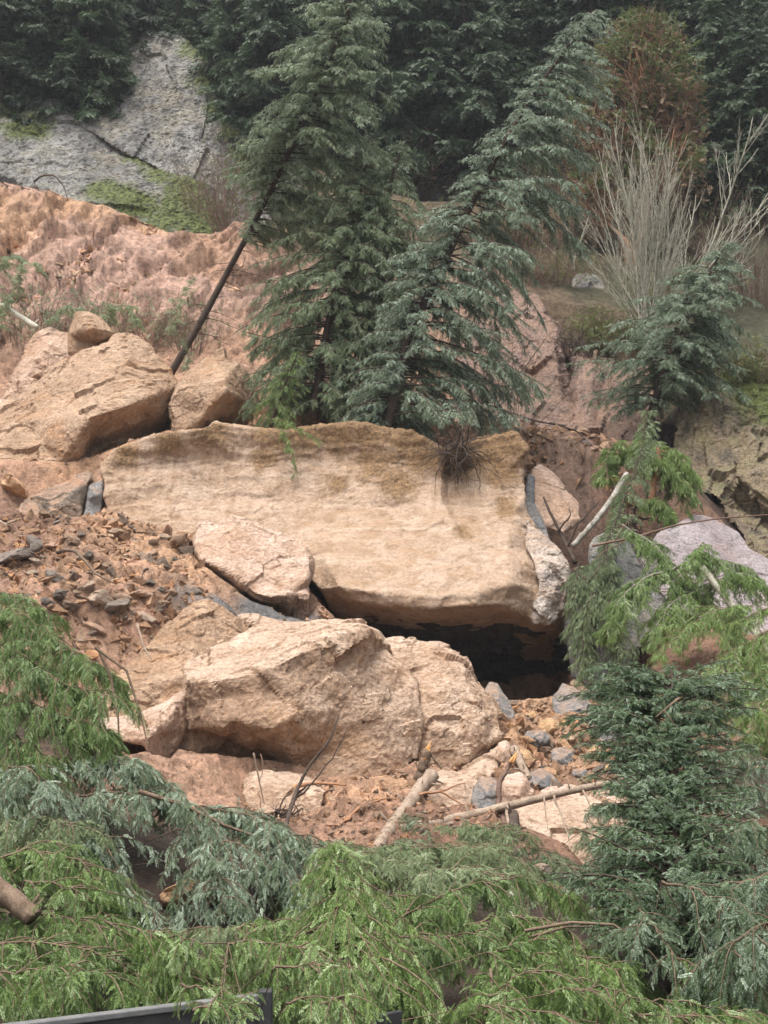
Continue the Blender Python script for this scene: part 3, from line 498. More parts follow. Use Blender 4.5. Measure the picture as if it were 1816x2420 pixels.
# nothing of the slope stands in the sight line of the rocks that lie bare on it: the slide swept it away there
CV = np.concatenate(CARVE); cu = CV[:, 0]/CV[:, 1]; cs_ = (CV[:, 2]-CAM[2])/CV[:, 1]
order = np.argsort(-CV[:, 1]); cu, cs_, cy_ = cu[order], cs_[order], CV[order, 1]
lim = np.full(GX.shape, 1e9); yk = -ys
for i_, u_ in enumerate(us):
    if abs(u_) > .32: continue
    m = np.abs(cu-u_) < .0016
    if not m.any(): continue
    yy, sl = cy_[m], np.minimum.accumulate(cs_[m])
    k = np.searchsorted(-yy, -(ys-.6), side='left')      # how many rock points lie beyond each row
    ok = k > 0
    lim[ok, i_] = CAM[2] + sl[np.maximum(k-1, 0)][ok]*ys[ok]
XS = GX*1.1
lim = np.minimum(np.minimum.accumulate(lim-XS, 1)+XS, np.minimum.accumulate((lim+XS)[:, ::-1], 1)[:, ::-1]-XS)
lim = lim + .03 + .05*fbm(q*3, 3).reshape(GX.shape)
z_ = np.minimum(q2[:, 2].reshape(GX.shape), lim)
z_ = np.maximum(z_, q2[:, 2].reshape(GX.shape)-4.5)
q2[:, 2] = z_.ravel()
me.vertices.foreach_set('co', q2.astype(np.float32).ravel()); me.update()
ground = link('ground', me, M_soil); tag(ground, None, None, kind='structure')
GZ = q2[:, 2].reshape(GX.shape)
def gsurf(x, y):
    """height of the finished ground near (x,y)"""
    j = int(np.clip(np.searchsorted(ys, y), 1, len(ys)-1)); i = int(np.clip(np.searchsorted(us, x/max(y, 10)), 1, len(us)-1))
    return float(GZ[j-1:j+1, i-1:i+1].mean())
# ---------------------------------------------------------------- standing on the slope
def grd(px, py, Y):
    """stand on the slope at that bearing and distance"""
    p = at(px, py, Y); p[2] = gsurf(p[0], p[1]); return p
def ground_at_pixel(px, py, y0=15, y1=60):
    """distance at which the sight line meets the ground"""
    u = (px-908)/F
    for Y in np.arange(y0, y1, .12):
        p = at(px, py, Y)
        if gsurf(p[0], p[1]) > p[2]: return Y
    return None
def above(px, py, Y, c=.25):
    """the same sight line, no deeper than just in front of the ground"""
    g_ = ground_at_pixel(px, py, 9, Y+1)
    return at(px, py, Y if g_ is None else min(Y, g_-c))
# ---------------------------------------------------------------- foliage and wood
def leaf_mat(name, c1, c2, pale, pale_amt=.25, trans=.38, rough=.5, vary=.85):
    """needle sprays: two greens by spray, paler (whitish) shoots here and there"""
    m, nt, b = nodemat(name)
    a = nt.nodes.new('ShaderNodeAttribute'); a.attribute_name = 'tint'
    s = nt.nodes.new('ShaderNodeSeparateColor'); nt.links.new(a.outputs['Color'], s.inputs[0])
    oi = nt.nodes.new('ShaderNodeObjectInfo')
    c = mixc(nt, s.outputs[0], c1, c2)
    c = mixc(nt, maprange(nt, s.outputs[1], 1-pale_amt, 1), c, pale)
    c = mixc(nt, 1.0, c, ramp(nt, oi.outputs['Random'], [(0, (vary, vary*1.02, vary*1.02)), (.5, (1, 1, .97)), (1, (2-vary, 1.95-vary, 1.8-vary))]), 'MULTIPLY')
    nt.links.new(c, b.inputs['Base Color']); b.inputs['Roughness'].default_value = rough; b.inputs['Specular IOR Level'].default_value = .4
    tr = nt.nodes.new('ShaderNodeBsdfTranslucent'); nt.links.new(c, tr.inputs['Color'])
    mx = nt.nodes.new('ShaderNodeMixShader'); mx.inputs[0].default_value = trans
    nt.links.new(b.outputs[0], mx.inputs[1]); nt.links.new(tr.outputs[0], mx.inputs[2])
    nt.links.new(mx.outputs[0], nt.nodes['Material Output'].inputs['Surface'])
    return m
def wood_mat(name, a_, b_, sc_=6, rough=.85, spec=.2):
    m, nt, b = nodemat(name); tc = nt.nodes.new('ShaderNodeTexCoord')
    n = noise_n(nt, tc.outputs['Object'], sc_, 6, .65); n2 = noise_n(nt, tc.outputs['Object'], sc_*5, 5, .7)
    c = mixc(nt, maprange(nt, n, .35, .65), a_, b_)
    c = mixc(nt, 1.0, c, ramp(nt, n2, [(.3, (.65, .65, .65)), (.7, (1.3, 1.3, 1.3))]), 'MULTIPLY')
    nt.links.new(c, b.inputs['Base Color']); b.inputs['Roughness'].default_value = rough; b.inputs['Specular IOR Level'].default_value = spec
    bump(nt, b, [(n2, .8, .02)]); return m
L_light = leaf_mat('hemlock_needles', (.075,.135,.035), (.22,.32,.09), (.58,.69,.42), .5)
L_mid = leaf_mat('cedar_needles', (.13,.18,.09), (.25,.315,.18), (.47,.56,.43), .5)
L_blue = leaf_mat('silvery_fir_needles', (.07,.115,.055), (.17,.23,.125), (.60,.70,.58), .6)
L_fir = leaf_mat('fir_needles', (.10,.15,.085), (.195,.255,.16), (.48,.58,.49), .55)
L_deep = leaf_mat('deep_green_fir_needles', (.045,.09,.035), (.125,.19,.08), (.55,.67,.54), .4)
L_dark = leaf_mat('dark_fir_needles', (.035,.06,.033), (.065,.10,.052), (.13,.18,.11), .3, vary=.6)
L_olive = leaf_mat('madrone_leaves', (.09,.12,.035), (.16,.19,.06), (.24,.27,.12), .3)
L_russet = leaf_mat('russet_twigs', (.17,.115,.075), (.26,.18,.12), (.33,.27,.17), .35)
W_dark = wood_mat('dark_bark', (.05,.035,.028), (.09,.065,.05))
W_brown = wood_mat('brown_bark', (.11,.075,.05), (.19,.135,.095))
W_pale = wood_mat('pale_lichened_bark', (.36,.33,.25), (.52,.50,.42))
W_grey = wood_mat('pale_barkless_log', (.20,.145,.105), (.34,.265,.20))
W_red = wood_mat('orange_madrone_bark', (.27,.135,.075), (.38,.21,.12))
W_raw = wood_mat('raw_splintered_wood', (.50,.24,.08), (.66,.38,.16), 14, .6)
W_twig = wood_mat('twig_bark', (.13,.08,.06), (.20,.13,.10))

def norm(v): return v/(np.linalg.norm(v, axis=-1, keepdims=True)+1e-9)
class Tubes:
    def __init__(s): s.V = []; s.F = []; s.n = 0
    def add(s, pts, r0, r1, k=5, cap=True, rad=None):
        pts = np.asarray(pts, float); n = len(pts)
        if n < 2: return
        t = norm(np.gradient(pts, axis=0)); up = np.array([0, 0, 1.]) if abs(t[0][2]) < .8 else np.array([0, 1., 0])
        r = np.linspace(r0, r1, n) if rad is None else np.asarray(rad)
        a = norm(np.cross(t, up)); b = np.cross(t, a); th = np.arange(k)*2*math.pi/k
        ring = pts[:, None]+r[:, None, None]*(a[:, None]*np.cos(th)[None, :, None]+b[:, None]*np.sin(th)[None, :, None])
        s.V.append(ring.reshape(-1, 3)); i = np.arange(n-1)[:, None]*k; j = np.arange(k)[None, :]; j2 = (j+1) % k
        s.F.append(np.stack([i+j, i+j2, i+k+j2, i+k+j], -1).reshape(-1, 4)+s.n)
        s.n += n*k
        if cap and k >= 3:
            for e, idx in ((0, np.arange(k)[::-1]), (1, np.arange(k))):
                base = s.n-n*k+(n-1)*k*e
                for q in range(1, k-1, 2):
                    s.F.append(np.array([[base+idx[0], base+idx[q], base+idx[min(q+1, k-1)], base+idx[min(q+2, k-1)] if q+2 <= k-1 else base+idx[0]]]) if q+2 <= k-1 else np.zeros((0, 4), int))
    def build(s, name, mat, parent=None, org=(0, 0, 0)):
        if not s.V: return None
        V = np.concatenate(s.V)-np.asarray(org); me = mesh_np(name, V, np.concatenate(s.F)); return link(name, me, mat, parent)

def frond(rng, n=11, blades=2, finger=.26, width=.05, lift=.1, curve=.22, twist=.0):
    """one flat spray, 1 long, tip along +x: side shoots on both sides, each shoot one or two narrow blades"""
    V = []; T = []
    def blade(p, d, L, w, tone, roll):
        d = norm(np.array(d)); up = np.array([0, 0, 1.]); s_ = norm(np.cross(d, up)); u = np.cross(s_, d)
        s_ = s_*math.cos(roll)+u*math.sin(roll); u = np.cross(s_, d)
        p = np.array(p); tip = p+d*L+np.array([0, 0, -.25*L]); mid = p+d*L*.62+np.array([0, 0, -.08*L])
        if blades == 2:
            V.extend([p, mid+s_*w-u*w*.5, tip, mid+u*w*.35, p, mid+u*w*.35, tip, mid-s_*w-u*w*.5]); T.extend([tone]*8)
        else:
            V.extend([p, mid+s_*w-u*w*.6, tip, mid-s_*w-u*w*.6]); T.extend([tone]*4)
    def axis(t): return np.array([t, 0, lift*t-curve*t*t])
    for i in range(n):
        t = .06+.88*i/n
        for sg in (1, -1):
            tt = t+rng.uniform(-.02, .02); L = finger*(1-.62*tt)*rng.uniform(.75, 1.25)*(min(1, .55+tt*3)); a = rng.uniform(.55, .95)
            blade(axis(tt), (math.cos(a), sg*math.sin(a), rng.uniform(-.25, .1)), L, width*rng.uniform(.8, 1.2)*(.6+.4*L/finger), rng.random(), rng.uniform(-.5, .5))
    blade(axis(.9), (1, 0, -.2), finger*.55, width*.9, rng.random(), 0)
    blade(axis(0), (1, 0, lift*.3), .9, width*.35, 0.02, 1.2)
    V = np.array(V); return V, np.array(T)
_rg = np.random.RandomState(3)
FR_HI = [frond(_rg, 13, 1, .24, .034) for _ in range(6)]
FR_HANG = [frond(_rg, 12, 1, .21, .032, 0, .05) for _ in range(6)]
FR_MED = [frond(_rg, 9, 1, .27, .044) for _ in range(6)]
FR_LOW = [frond(_rg, 5, 1, .42, .10) for _ in range(4)]
class Sprays:
    def __init__(s, temps): s.t = temps; s.P = []; s.D = []; s.U = []; s.S = []; s.C = []
    def add(s, p, d, u, size, tone, pale): s.P.append(p); s.D.append(d); s.U.append(u); s.S.append(size); s.C.append((tone, pale))
    def build(s, name, mat, parent, org, rng):
        P_ = np.array(s.P)-np.asarray(org); D = norm(np.array(s.D)); U = np.array(s.U); S = np.array(s.S); C_ = np.array(s.C)
        Y_ = norm(np.cross(U, D)); Z = np.cross(D, Y_)
        which = rng.randint(len(s.t), size=len(P_)); Vs, As = [], []
        for k, (V, T) in enumerate(s.t):
            m = which == k
            if not m.any(): continue
            W = (P_[m][:, None]+S[m][:, None, None]*(V[None, :, 0:1]*D[m][:, None]+V[None, :, 1:2]*Y_[m][:, None]+V[None, :, 2:3]*Z[m][:, None])).reshape(-1, 3)
            Vs.append(W)
            tone = np.clip(C_[m][:, 0:1]*.65+T[None]*.35, 0, 1); pale = np.clip(C_[m][:, 1:2]*.5+.32*((T[None]*7.31) % 1)+.18*V[None, :, 0], 0, 1)*(T[None] > .03)
            As.append(np.stack([tone, pale, np.zeros_like(tone)], -1).reshape(-1, 3))
        V = np.concatenate(Vs); A = np.concatenate(As)
        Fc = np.arange(len(V)).reshape(-1, 4)
        me = mesh_np(name, V, Fc, {'tint': ('FLOAT_COLOR', A)}, smooth=False)
        return link(name, me, mat, parent)

def limb_path(p, d, L, droop, n, rng, wob=.08, lift=0):
    pts = [p]; d = norm(d); st = L/n
    for i in range(n):
        d = norm(d+np.array([0, 0, -droop*st+lift*st])+rng.normal(size=3)*wob*.5)
        p = p+d*st; pts.append(p)
    return np.array(pts)
def dress(sp, path, rng, size, step, hang, start=.12, tone=.5, pale=.3, spread=.9, taper=.55, flat=.5):
    """sprays along both sides of a limb, drooping more or less"""
    seg = np.linalg.norm(np.diff(path, axis=0), axis=1); cum = np.concatenate([[0], np.cumsum(seg)]); L = cum[-1]
    s_ = L*start
    while s_ < L:
        i = min(int(np.searchsorted(cum, s_))-1, len(seg)-1); i = max(i, 0)
        f = (s_-cum[i])/max(seg[i], 1e-6); p = path[i]*(1-f)+path[i+1]*f; t = norm(path[i+1]-path[i]); side = norm(np.cross(t, [0, 0, 1.])+1e-4)
        rel = s_/L; sz = size*(1-taper*rel)*rng.uniform(.7, 1.25)*min(1, .5+rel*2.5)
        for sg in (1, -1):
            d = t*rng.uniform(.25, .9)+side*sg*spread*rng.uniform(.3, 1.1)+np.array([0, 0, -hang*rng.uniform(.1, 1.3)])+rng.normal(size=3)*.22
            u = norm(np.array([0, 0, 1.])*flat+rng.normal(size=3)*.45+np.array([0, -.35, 0]))
            sp.add(p+rng.normal(size=3)*.01, d, u, sz, np.clip(tone+rng.normal()*.22, 0, 1), np.clip(pale+rng.normal()*.25, 0, 1))
        s_ += step*rng.uniform(.7, 1.3)
    t = norm(path[-1]-path[-2]); sp.add(path[-1]-t*.1, t+np.array([0, 0, -.3*hang]), np.array([0.01, 0, 1.]), size*(1-taper)*1.1, tone, pale)

def interp(prof, t):
    xs, ys_ = zip(*prof); return float(np.interp(t, xs, ys_))
def conifer(name, label, trunk, r0, left, right, depth=None, nl=90, mat=None, temps=None, droop=.35, hang=.6, size=.5, step=.13, t0=.1, lift=0.0, wood=None, cat='tree', group=None, seed=0, sub=True, tone=.5, pale=.3, parts=('trunk', 'foliage'), outward=1.0, gap=0.0, along=0.0, subk=.5, tip=.35, rise=.15, full=True, wide=1.3, stubs=0):
    """a conifer as a leaning or fallen trunk (points of the place), limbs whose reach to each side follows the crown in view"""
    rng = np.random.RandomState(seed+100); trunk = np.asarray(trunk, float)
    # smooth trunk
    k = len(trunk); tt = np.linspace(0, k-1, k*6); tr = np.stack([np.interp(tt, np.arange(k), trunk[:, c]) for c in range(3)], 1)
    for _ in range(4): tr[1:-1] = (tr[:-2]+2*tr[1:-1]+tr[2:])/4
    cum = np.concatenate([[0], np.cumsum(np.linalg.norm(np.diff(tr, axis=0), axis=1))]); H = cum[-1]
    root = empty(name, tr[0]); tag(root, label, cat, group)
    tb = Tubes(); tb.add(tr, r0, r0*.12, 8); sp = Sprays(temps or FR_MED)
    if full: nl = int(nl*1.8); size *= .62; step *= .5
    for i in range(stubs):       # dead snapped side branches on the bare trunk
        t = t0*rng.uniform(.25, 1.05); p = np.array([np.interp(t*H, cum, tr[:, c]) for c in range(3)])
        tb.add(limb_path(p, np.array([rng.choice([-.6, 1.]), rng.normal()*.4, rng.uniform(-.3, .3)]), rng.uniform(.3, 1.5), .5, 5, rng, .35), .016, .004, 3, cap=False)
    for i in range(nl):
        t = t0+(1-t0)*(i+rng.random())/nl; s_ = t*H
        p = np.array([np.interp(s_, cum, tr[:, c]) for c in range(3)]); ax = norm(np.array([np.interp(min(s_+.3, H), cum, tr[:, c])-np.interp(max(s_-.3, 0), cum, tr[:, c]) for c in range(3)]))
        az = rng.uniform(0, 2*math.pi); cx, cy = math.cos(az), math.sin(az)
        Ls = interp(right if cx > 0 else left, t); Ld = interp(depth, t) if depth else .7*(interp(right, t)+interp(left, t))/2
        L = wide*math.sqrt((cx*Ls)**2+(cy*Ld)**2)*rng.uniform(.55, 1.12)
        if rng.random() < gap: L *= .45
        if L < .12: continue
        d = np.array([cx*outward, cy*outward, rise])+ax*along; d = d-ax*np.dot(d, ax)*.35
        path = limb_path(p, d, L, droop*rng.uniform(.6, 1.4)/max(L, .6)*1.6, max(4, int(L/.18)), rng, .10, lift)
        rr = r0*.16*(1-t*.6)*min(1, L/1.5)+.006
        tb.add(path, rr, rr*.3, 4, cap=False)
        lt = np.clip(tone+rng.normal()*.15, 0, 1); lp = np.clip(pale+rng.normal()*.15, 0, 1)
        sz = size*min(1.0, .55+.3*L)
        dress(sp, path, rng, sz, step, hang, .15, lt, lp)
        if sub and L > .9:
            for q in range(int(L*subk*4)):
                f = rng.uniform(.25, .92); j = int(f*(len(path)-1)); tdir = norm(path[min(j+1, len(path)-1)]-path[max(j-1, 0)]); side = norm(np.cross(tdir, [0, 0, 1.]))
                sg = rng.choice([-1, 1]); d2 = tdir*.7+side*sg*rng.uniform(.5, 1)+np.array([0, 0, -hang*.5]); L2 = L*(1-f*.7)*rng.uniform(.3, .55)
                p2 = limb_path(path[j], d2, L2, droop/max(L2, .4), max(3, int(L2/.18)), rng, .1)
                tb.add(p2, rr*.5, rr*.2, 3, cap=False)
                dress(sp, p2, rng, sz*.85, step*1.1, hang, .1, lt, lp)
    dress(sp, tr[-5:], rng, size*tip/.5, step*.6, hang*.5, .0, tone, pale)
    tb.build(parts[0], wood or W_dark, root, tr[0])
    sp.build(parts[1], mat or L_fir, root, tr[0], rng)
    print('conifer', label[:40], len(sp.P), flush=True)
    return root
def boughs(name, label, limbs, mat, temps, size, step=.10, reach=.9, hang=1.0, droop=.5, r0=.05, seed=0, wood=None, cat='tree', group=None, tone=.5, pale=.3, dens=5.0, twigs=()):
    """a fallen crown seen as its boughs: each limb a line through the place, with side boughs hanging off it"""
    rng = np.random.RandomState(seed+500); tb = Tubes(); sp = Sprays(temps); root = None
    for li, lm in enumerate(limbs):
        pts = np.array([above(*p[:3], .35) for p in lm]); k = len(pts); tt = np.linspace(0, k-1, k*6); pa = np.stack([np.interp(tt, np.arange(k), pts[:, c]) for c in range(3)], 1)
        for _ in range(4): pa[1:-1] = (pa[:-2]+2*pa[1:-1]+pa[2:])/4
        if root is None: root = empty(name, pa[0]); tag(root, label, cat, group)
        w = [p[3] if len(p) > 3 else reach for p in lm]; W_ = np.interp(tt, np.arange(k), w)
        Lg = np.sum(np.linalg.norm(np.diff(pa, axis=0), axis=1))
        pa = pa+np.cumsum(rng.normal(size=pa.shape)*.012, 0)
        tb.add(pa, r0*.45, r0*.1, 6, cap=False)
        if li: tb.add([pa[0], (pa[0]+first)/2+np.array([0, .3, -.7]), first], r0*.2, r0*.2, 4, cap=False)
        else: first = pa[0]
        lt = np.clip(tone+rng.normal()*.1, 0, 1)
        for q in range(int(Lg*dens*2.1)):
            j = rng.uniform(0, len(pa)-1.01); i = int(j); p = pa[i]+(pa[i+1]-pa[i])*(j-i); t = norm(pa[i+1]-pa[i]); side = norm(np.cross(t, [0, 0, 1.])+1e-4)
            L = np.interp(j, np.arange(len(pa)), W_)*rng.uniform(.5, 1.15); sg = rng.choice([-1, 1])
            d = t*rng.uniform(.0, .9)+side*sg*rng.uniform(.4, 1.1)+np.array([0, 0, rng.uniform(-.3, .45)])
            p2 = limb_path(p, d, L, droop*rng.uniform(.5, 1.3)*1.8/max(L, .4), max(4, int(L/.12)), rng, .12)
            tb.add(p2, .006+.004*L, .002, 3, cap=False); lb_ = np.clip(lt+rng.normal()*.15, 0, 1); pb_ = np.clip(pale+rng.normal()*.18, 0, 1)
            dress(sp, p2, rng, size*.62, step*.5, hang, .08, lb_, pb_)
            if L > .4:
                for w_ in range(2):
                    jj = rng.randint(1, len(p2)-1); td = norm(p2[jj+1]-p2[jj]); sd = norm(np.cross(td, [0, 0, 1.])+1e-4)
                    p3_ = limb_path(p2[jj], td*.6+sd*rng.choice([-1, 1])*rng.uniform(.4, 1)+np.array([0, 0, -.2*hang]), L*.42, droop*1.5, 4, rng, .12)
                    dress(sp, p3_, rng, size*.56, step*.55, hang, .1, lb_, pb_)
        dress(sp, pa, rng, size*.7, step*.45, hang*.6, .05, lt, pale)
    for tw in twigs:
        tb.add(np.array([at(*p[:3]) for p in tw[0]]), tw[1], tw[1]*.5, 5, cap=False)
    tb.build('branches', wood or W_brown, root, root.location); sp.build('foliage', mat, root, root.location, rng)
    print('boughs', label[:40], len(sp.P), flush=True)
    return root

# the two tall leaning firs on top of the slab, and the ones between and behind
conifer('leaning_fir', 'tall fir with a long bare dark lower trunk rising from behind the pointed boulder',
 [at(400,890,40.5), at(470,770,40.3), at(540,640,40.1), at(605,520,39.2), at(650,430,38.4), at(700,330,37.6), at(745,230,37.1), at(795,110,36.8), at(830,0,36.6), at(850,-80,36.5)], .115,
 [(0,0),(.40,0),(.45,.3),(.5,.9),(.6,1.3),(.75,1.5),(.9,1.1),(1,.5)], [(0,0),(.34,0),(.38,1.2),(.45,2.0),(.6,2.0),(.75,1.5),(.85,1.2),(1,.4)], nl=190, wide=1.5, stubs=26, mat=L_mid, temps=FR_MED, droop=.5, hang=.9, size=.5, step=.13, t0=.36, depth=[(0,.2),(.5,.6),(1,.5)], seed=1, tone=.7, pale=.55, subk=.6)
conifer('leaning_fir', 'tall silvery-topped fir leaning across the slope, its roots fanned over the rim of the slab',
 [at(905,1045,35.6), at(935,930,35.7), at(965,800,35.8), at(1010,700,35.9), at(1060,600,36), at(1120,470,36), at(1190,340,36), at(1270,210,36), at(1340,110,36), at(1405,25,36)], .16,
 [(0,1.2),(.2,1.4),(.35,1.4),(.5,1.1),(.65,.8),(.8,.7),(.92,.5),(1,.4)], [(0,2.4),(.1,3.0),(.25,3.2),(.4,2.9),(.6,2.6),(.8,1.7),(.92,1.1),(1,.5)], nl=210, mat=L_fir, temps=FR_MED, droop=.5, hang=.8, size=.5, step=.12, t0=.04, depth=[(0,1.0),(.5,.7),(1,.4)], seed=2, tone=.45, pale=.6, subk=.6)
conifer('fir_tree', 'dense green fir standing between the two leaning firs at the rim of the slab',
 [at(740,990,37.6), at(760,850,37.6), at(790,700,37.7), at(825,560,37.8), at(855,430,37.9), at(880,330,38)], .14,
 [(0,1.8),(.3,2.2),(.6,2.0),(.85,1.3),(1,.4)], [(0,1.8),(.3,2.1),(.6,1.9),(.85,1.2),(1,.4)], nl=150, mat=L_mid, temps=FR_MED, droop=.6, hang=1.0, size=.5, step=.13, t0=.03, seed=3, tone=.35, pale=.2)
conifer('fir_tree', 'slender grey-green fir with nodding top, close behind the silvery-topped leaning one',
 [at(900,1000,38), at(905,850,38), at(900,700,38), at(905,560,38), at(930,400,37.8), at(960,330,37.7)], .12,
 [(0,1.3),(.3,1.6),(.6,1.5),(.85,1.1),(1,.4)], [(0,1.8),(.3,2.0),(.6,1.8),(.85,1.2),(1,.4)], nl=110, mat=L_mid, temps=FR_MED, droop=.7, hang=1.1, size=.5, step=.13, t0=.03, seed=4, tone=.6, pale=.4)
conifer('hemlock_sapling', 'bright green sapling drooping over the rim of the slab beneath the firs',
 [at(640,1010,35.6), at(665,930,35.4), at(690,870,35.2), at(705,830,35.0)], .05,
 [(0,.5),(.3,.9),(.7,.6),(1,.2)], [(0,.5),(.3,.8),(.7,.5),(1,.2)], nl=40, mat=L_light, temps=FR_MED, droop=.9, hang=1.4, size=.34, step=.10, t0=.05, seed=5, tone=.6, pale=.3)
boughs('hanging_bough', 'thin green bough trailing down over the stained upper face of the slab', [[(640,985,34.9),(700,1010,34.5),(760,1040,34.3)],[(650,990,34.9),(690,1050,34.3),(700,1110,34.2)]], L_light, FR_MED, .25, reach=.3, hang=1.6, r0=.015, seed=6, cat='branch', dens=4)
W_bark0 = wood_mat('grey_green_bark', (.14,.13,.10), (.27,.25,.2))
# ---------------------------------------------------------------- more conifers on the slope
conifer('leaning_fir', 'bushy blue-green fir on the bank above the layered ochre cliff',
 [at(1530,1010,40.6), at(1560,900,40.4), at(1600,800,40.3), at(1650,700,40.2), at(1690,620,40.2), at(1725,570,40.2)], .11,
 [(0,.3),(.2,1.8),(.4,2.4),(.6,1.8),(.8,1.0),(1,.3)], [(0,.3),(.2,1.2),(.35,2.4),(.6,1.6),(.8,1.3),(1,.4)], nl=110, mat=L_fir, temps=FR_MED, droop=.5, hang=.6, size=.5, step=.12, t0=.1, seed=11, tone=.5, pale=.5)
boughs('hemlock', 'drooping hemlock hung over a broken snag beside the mauve slab', 
 [[(1455,1100,35.6,.5),(1470,1060,35.6,.6),(1510,1035,35.5,.8),(1580,1060,35.3,.9),(1630,1120,35.2,.7)],[(1500,1090,35,.6),(1560,1080,34.9,.9),(1620,1150,34.8,.8)],[(1510,1180,34.6,.6),(1560,1190,34.4,.9),(1610,1250,34.2,.7)],[(1440,1140,35,.4),(1430,1080,35.2,.5),(1460,1040,35.3,.4)]],
 L_light, FR_MED, .40, reach=.8, hang=1.7, droop=.7, r0=.035, seed=12, tone=.35, pale=.35, dens=15)
boughs('hemlock', 'slender dark hemlock with trailing boughs beside the overhanging end of the slab',
 [[(1400,1560,31,.4),(1410,1400,31.3,.5),(1435,1280,31.6,.5),(1480,1150,32,.6),(1510,1070,32.4,.4),(1530,960,32.9,.3)],[(1420,1330,31.5,.6),(1390,1380,31.3,.6),(1370,1480,31,.5)],[(1430,1300,31.4,.6),(1450,1380,31.2,.6),(1440,1500,30.9,.4)],[(1400,1400,30.6,.6),(1380,1480,30.5,.6),(1390,1600,30.3,.4)],[(1440,1420,30.6,.6),(1470,1500,30.4,.6),(1460,1590,30.2,.4)],[(1370,1330,31.4,.4),(1355,1400,31.2,.5),(1350,1520,31,.3)]],
 L_mid, FR_HANG, .36, reach=.6, hang=1.8, droop=.8, r0=.06, seed=13, tone=.2, pale=.15, dens=12, wood=W_dark)
boughs('hemlock', 'sparse yellow-green hemlock lying across the pale boulders, its trunk sloping to the road',
 [[(1470,1240,30.5,.3),(1560,1300,30,.9),(1640,1400,29.5,1.0),(1720,1480,29,.9),(1790,1560,28.6,.6)],[(1600,1340,29.5,.5),(1520,1360,29,.9),(1460,1420,28.8,.8),(1440,1500,28.6,.4)],[(1640,1400,29.2,.5),(1580,1430,28.8,.8),(1530,1500,28.5,.5)],[(1650,1390,29.2,.5),(1740,1360,29,.9),(1830,1410,28.9,.8)],[(1600,1340,29.4,.6),(1650,1310,29.3,.9),(1760,1330,29.2,.8)]],
 L_light, FR_MED, .34, reach=.8, hang=1.5, droop=.7, r0=.06, seed=14, tone=.5, pale=.3, dens=11, wood=W_bark0)
boughs('hemlock', 'soft light green hemlock crown at the edge of the debris, behind the silvery fir',
 [[(1830,1480,24,.9),(1770,1510,24,.9),(1700,1560,24,.8),(1640,1620,23.8,.5)],[(1850,1560,23.5,.9),(1780,1600,23.5,.9),(1730,1680,23.3,.6)],[(1850,1700,23,.8),(1790,1740,22.8,.8),(1740,1800,22.6,.5)],[(1850,1430,24.6,.6),(1800,1440,24.6,.7),(1750,1480,24.6,.4)],[(1780,1430,26.5,.7),(1690,1440,26.5,.8),(1620,1480,26.2,.7),(1560,1540,25.8,.4)],[(1850,1640,22.5,.7),(1760,1670,22.4,.7)]],
 L_light, FR_HANG, .34, reach=.8, hang=1.4, droop=.7, r0=.03, seed=15, tone=.6, pale=.35, dens=10)
for k, (lm, lb) in enumerate([([[(-20,780,40.5,.6),(30,700,40.8,.6),(60,640,41,.4)]], 'green sapling leaning over the pale grey sloping trunk'),([[(-20,640,41.5,.7),(30,600,41.5,.8),(90,640,41.3,.5)]], 'bushy green sapling top below the torn bank'),
   ([[(100,770,41,.4),(150,730,41,.5),(210,740,41,.35)]], 'low ferny bush just above the perched rock'),([[(230,780,41.6,.4),(255,730,41.6,.5),(300,720,41.5,.5),(330,770,41.4,.3)]], 'feathery sapling above the top of the huge boulder'),([[(400,790,41.6,.3),(430,700,41.8,.4),(455,660,42,.25)]], 'thin sapling beside the bare leaning trunk'),([[(430,880,39.8,.2),(450,840,39.9,.3),(440,810,40,.2)]], 'small fern in the gap between the huge boulder and the pointed one')]):
    boughs('sapling', lb, lm, L_mid, FR_MED, .34, reach=.6, hang=.7, droop=.5, r0=.02, seed=16+40*k, tone=.5, pale=.3, dens=4.5, cat='sapling')

# ---------------------------------------------------------------- fallen crowns along the road
boughs('fallen_hemlock', 'tall light green fallen hemlock crown heaped below the stony debris',
 [[(-60,1450,18.6,.7),(20,1430,18.5,.8),(110,1470,18.3,.9),(200,1540,18.1,.8),(290,1590,18,.5)],[(-60,1520,18,.8),(60,1540,17.8,.9),(170,1620,17.6,.9),(280,1640,17.5,.6)],[(-60,1620,17.6,.8),(60,1650,17.4,.9),(180,1700,17.2,.8),(270,1720,17.2,.5)],[(-60,1720,17.2,.8),(40,1740,17,.8),(140,1790,16.9,.7)],[(-20,1400,18.8,.4),(60,1400,18.7,.5),(120,1440,18.6,.5)]],
 L_light, FR_HANG, .33, reach=.8, hang=1.8, droop=.8, r0=.03, seed=21, tone=.45, pale=.4, dens=13,
 twigs=[([(230,1530,17.9),(262,1600,17.8),(280,1700,17.6),(282,1760,17.5)],.02),([(225,1530,17.8),(300,1585,17.7),(330,1680,17.6),(350,1760,17.4)],.02)])
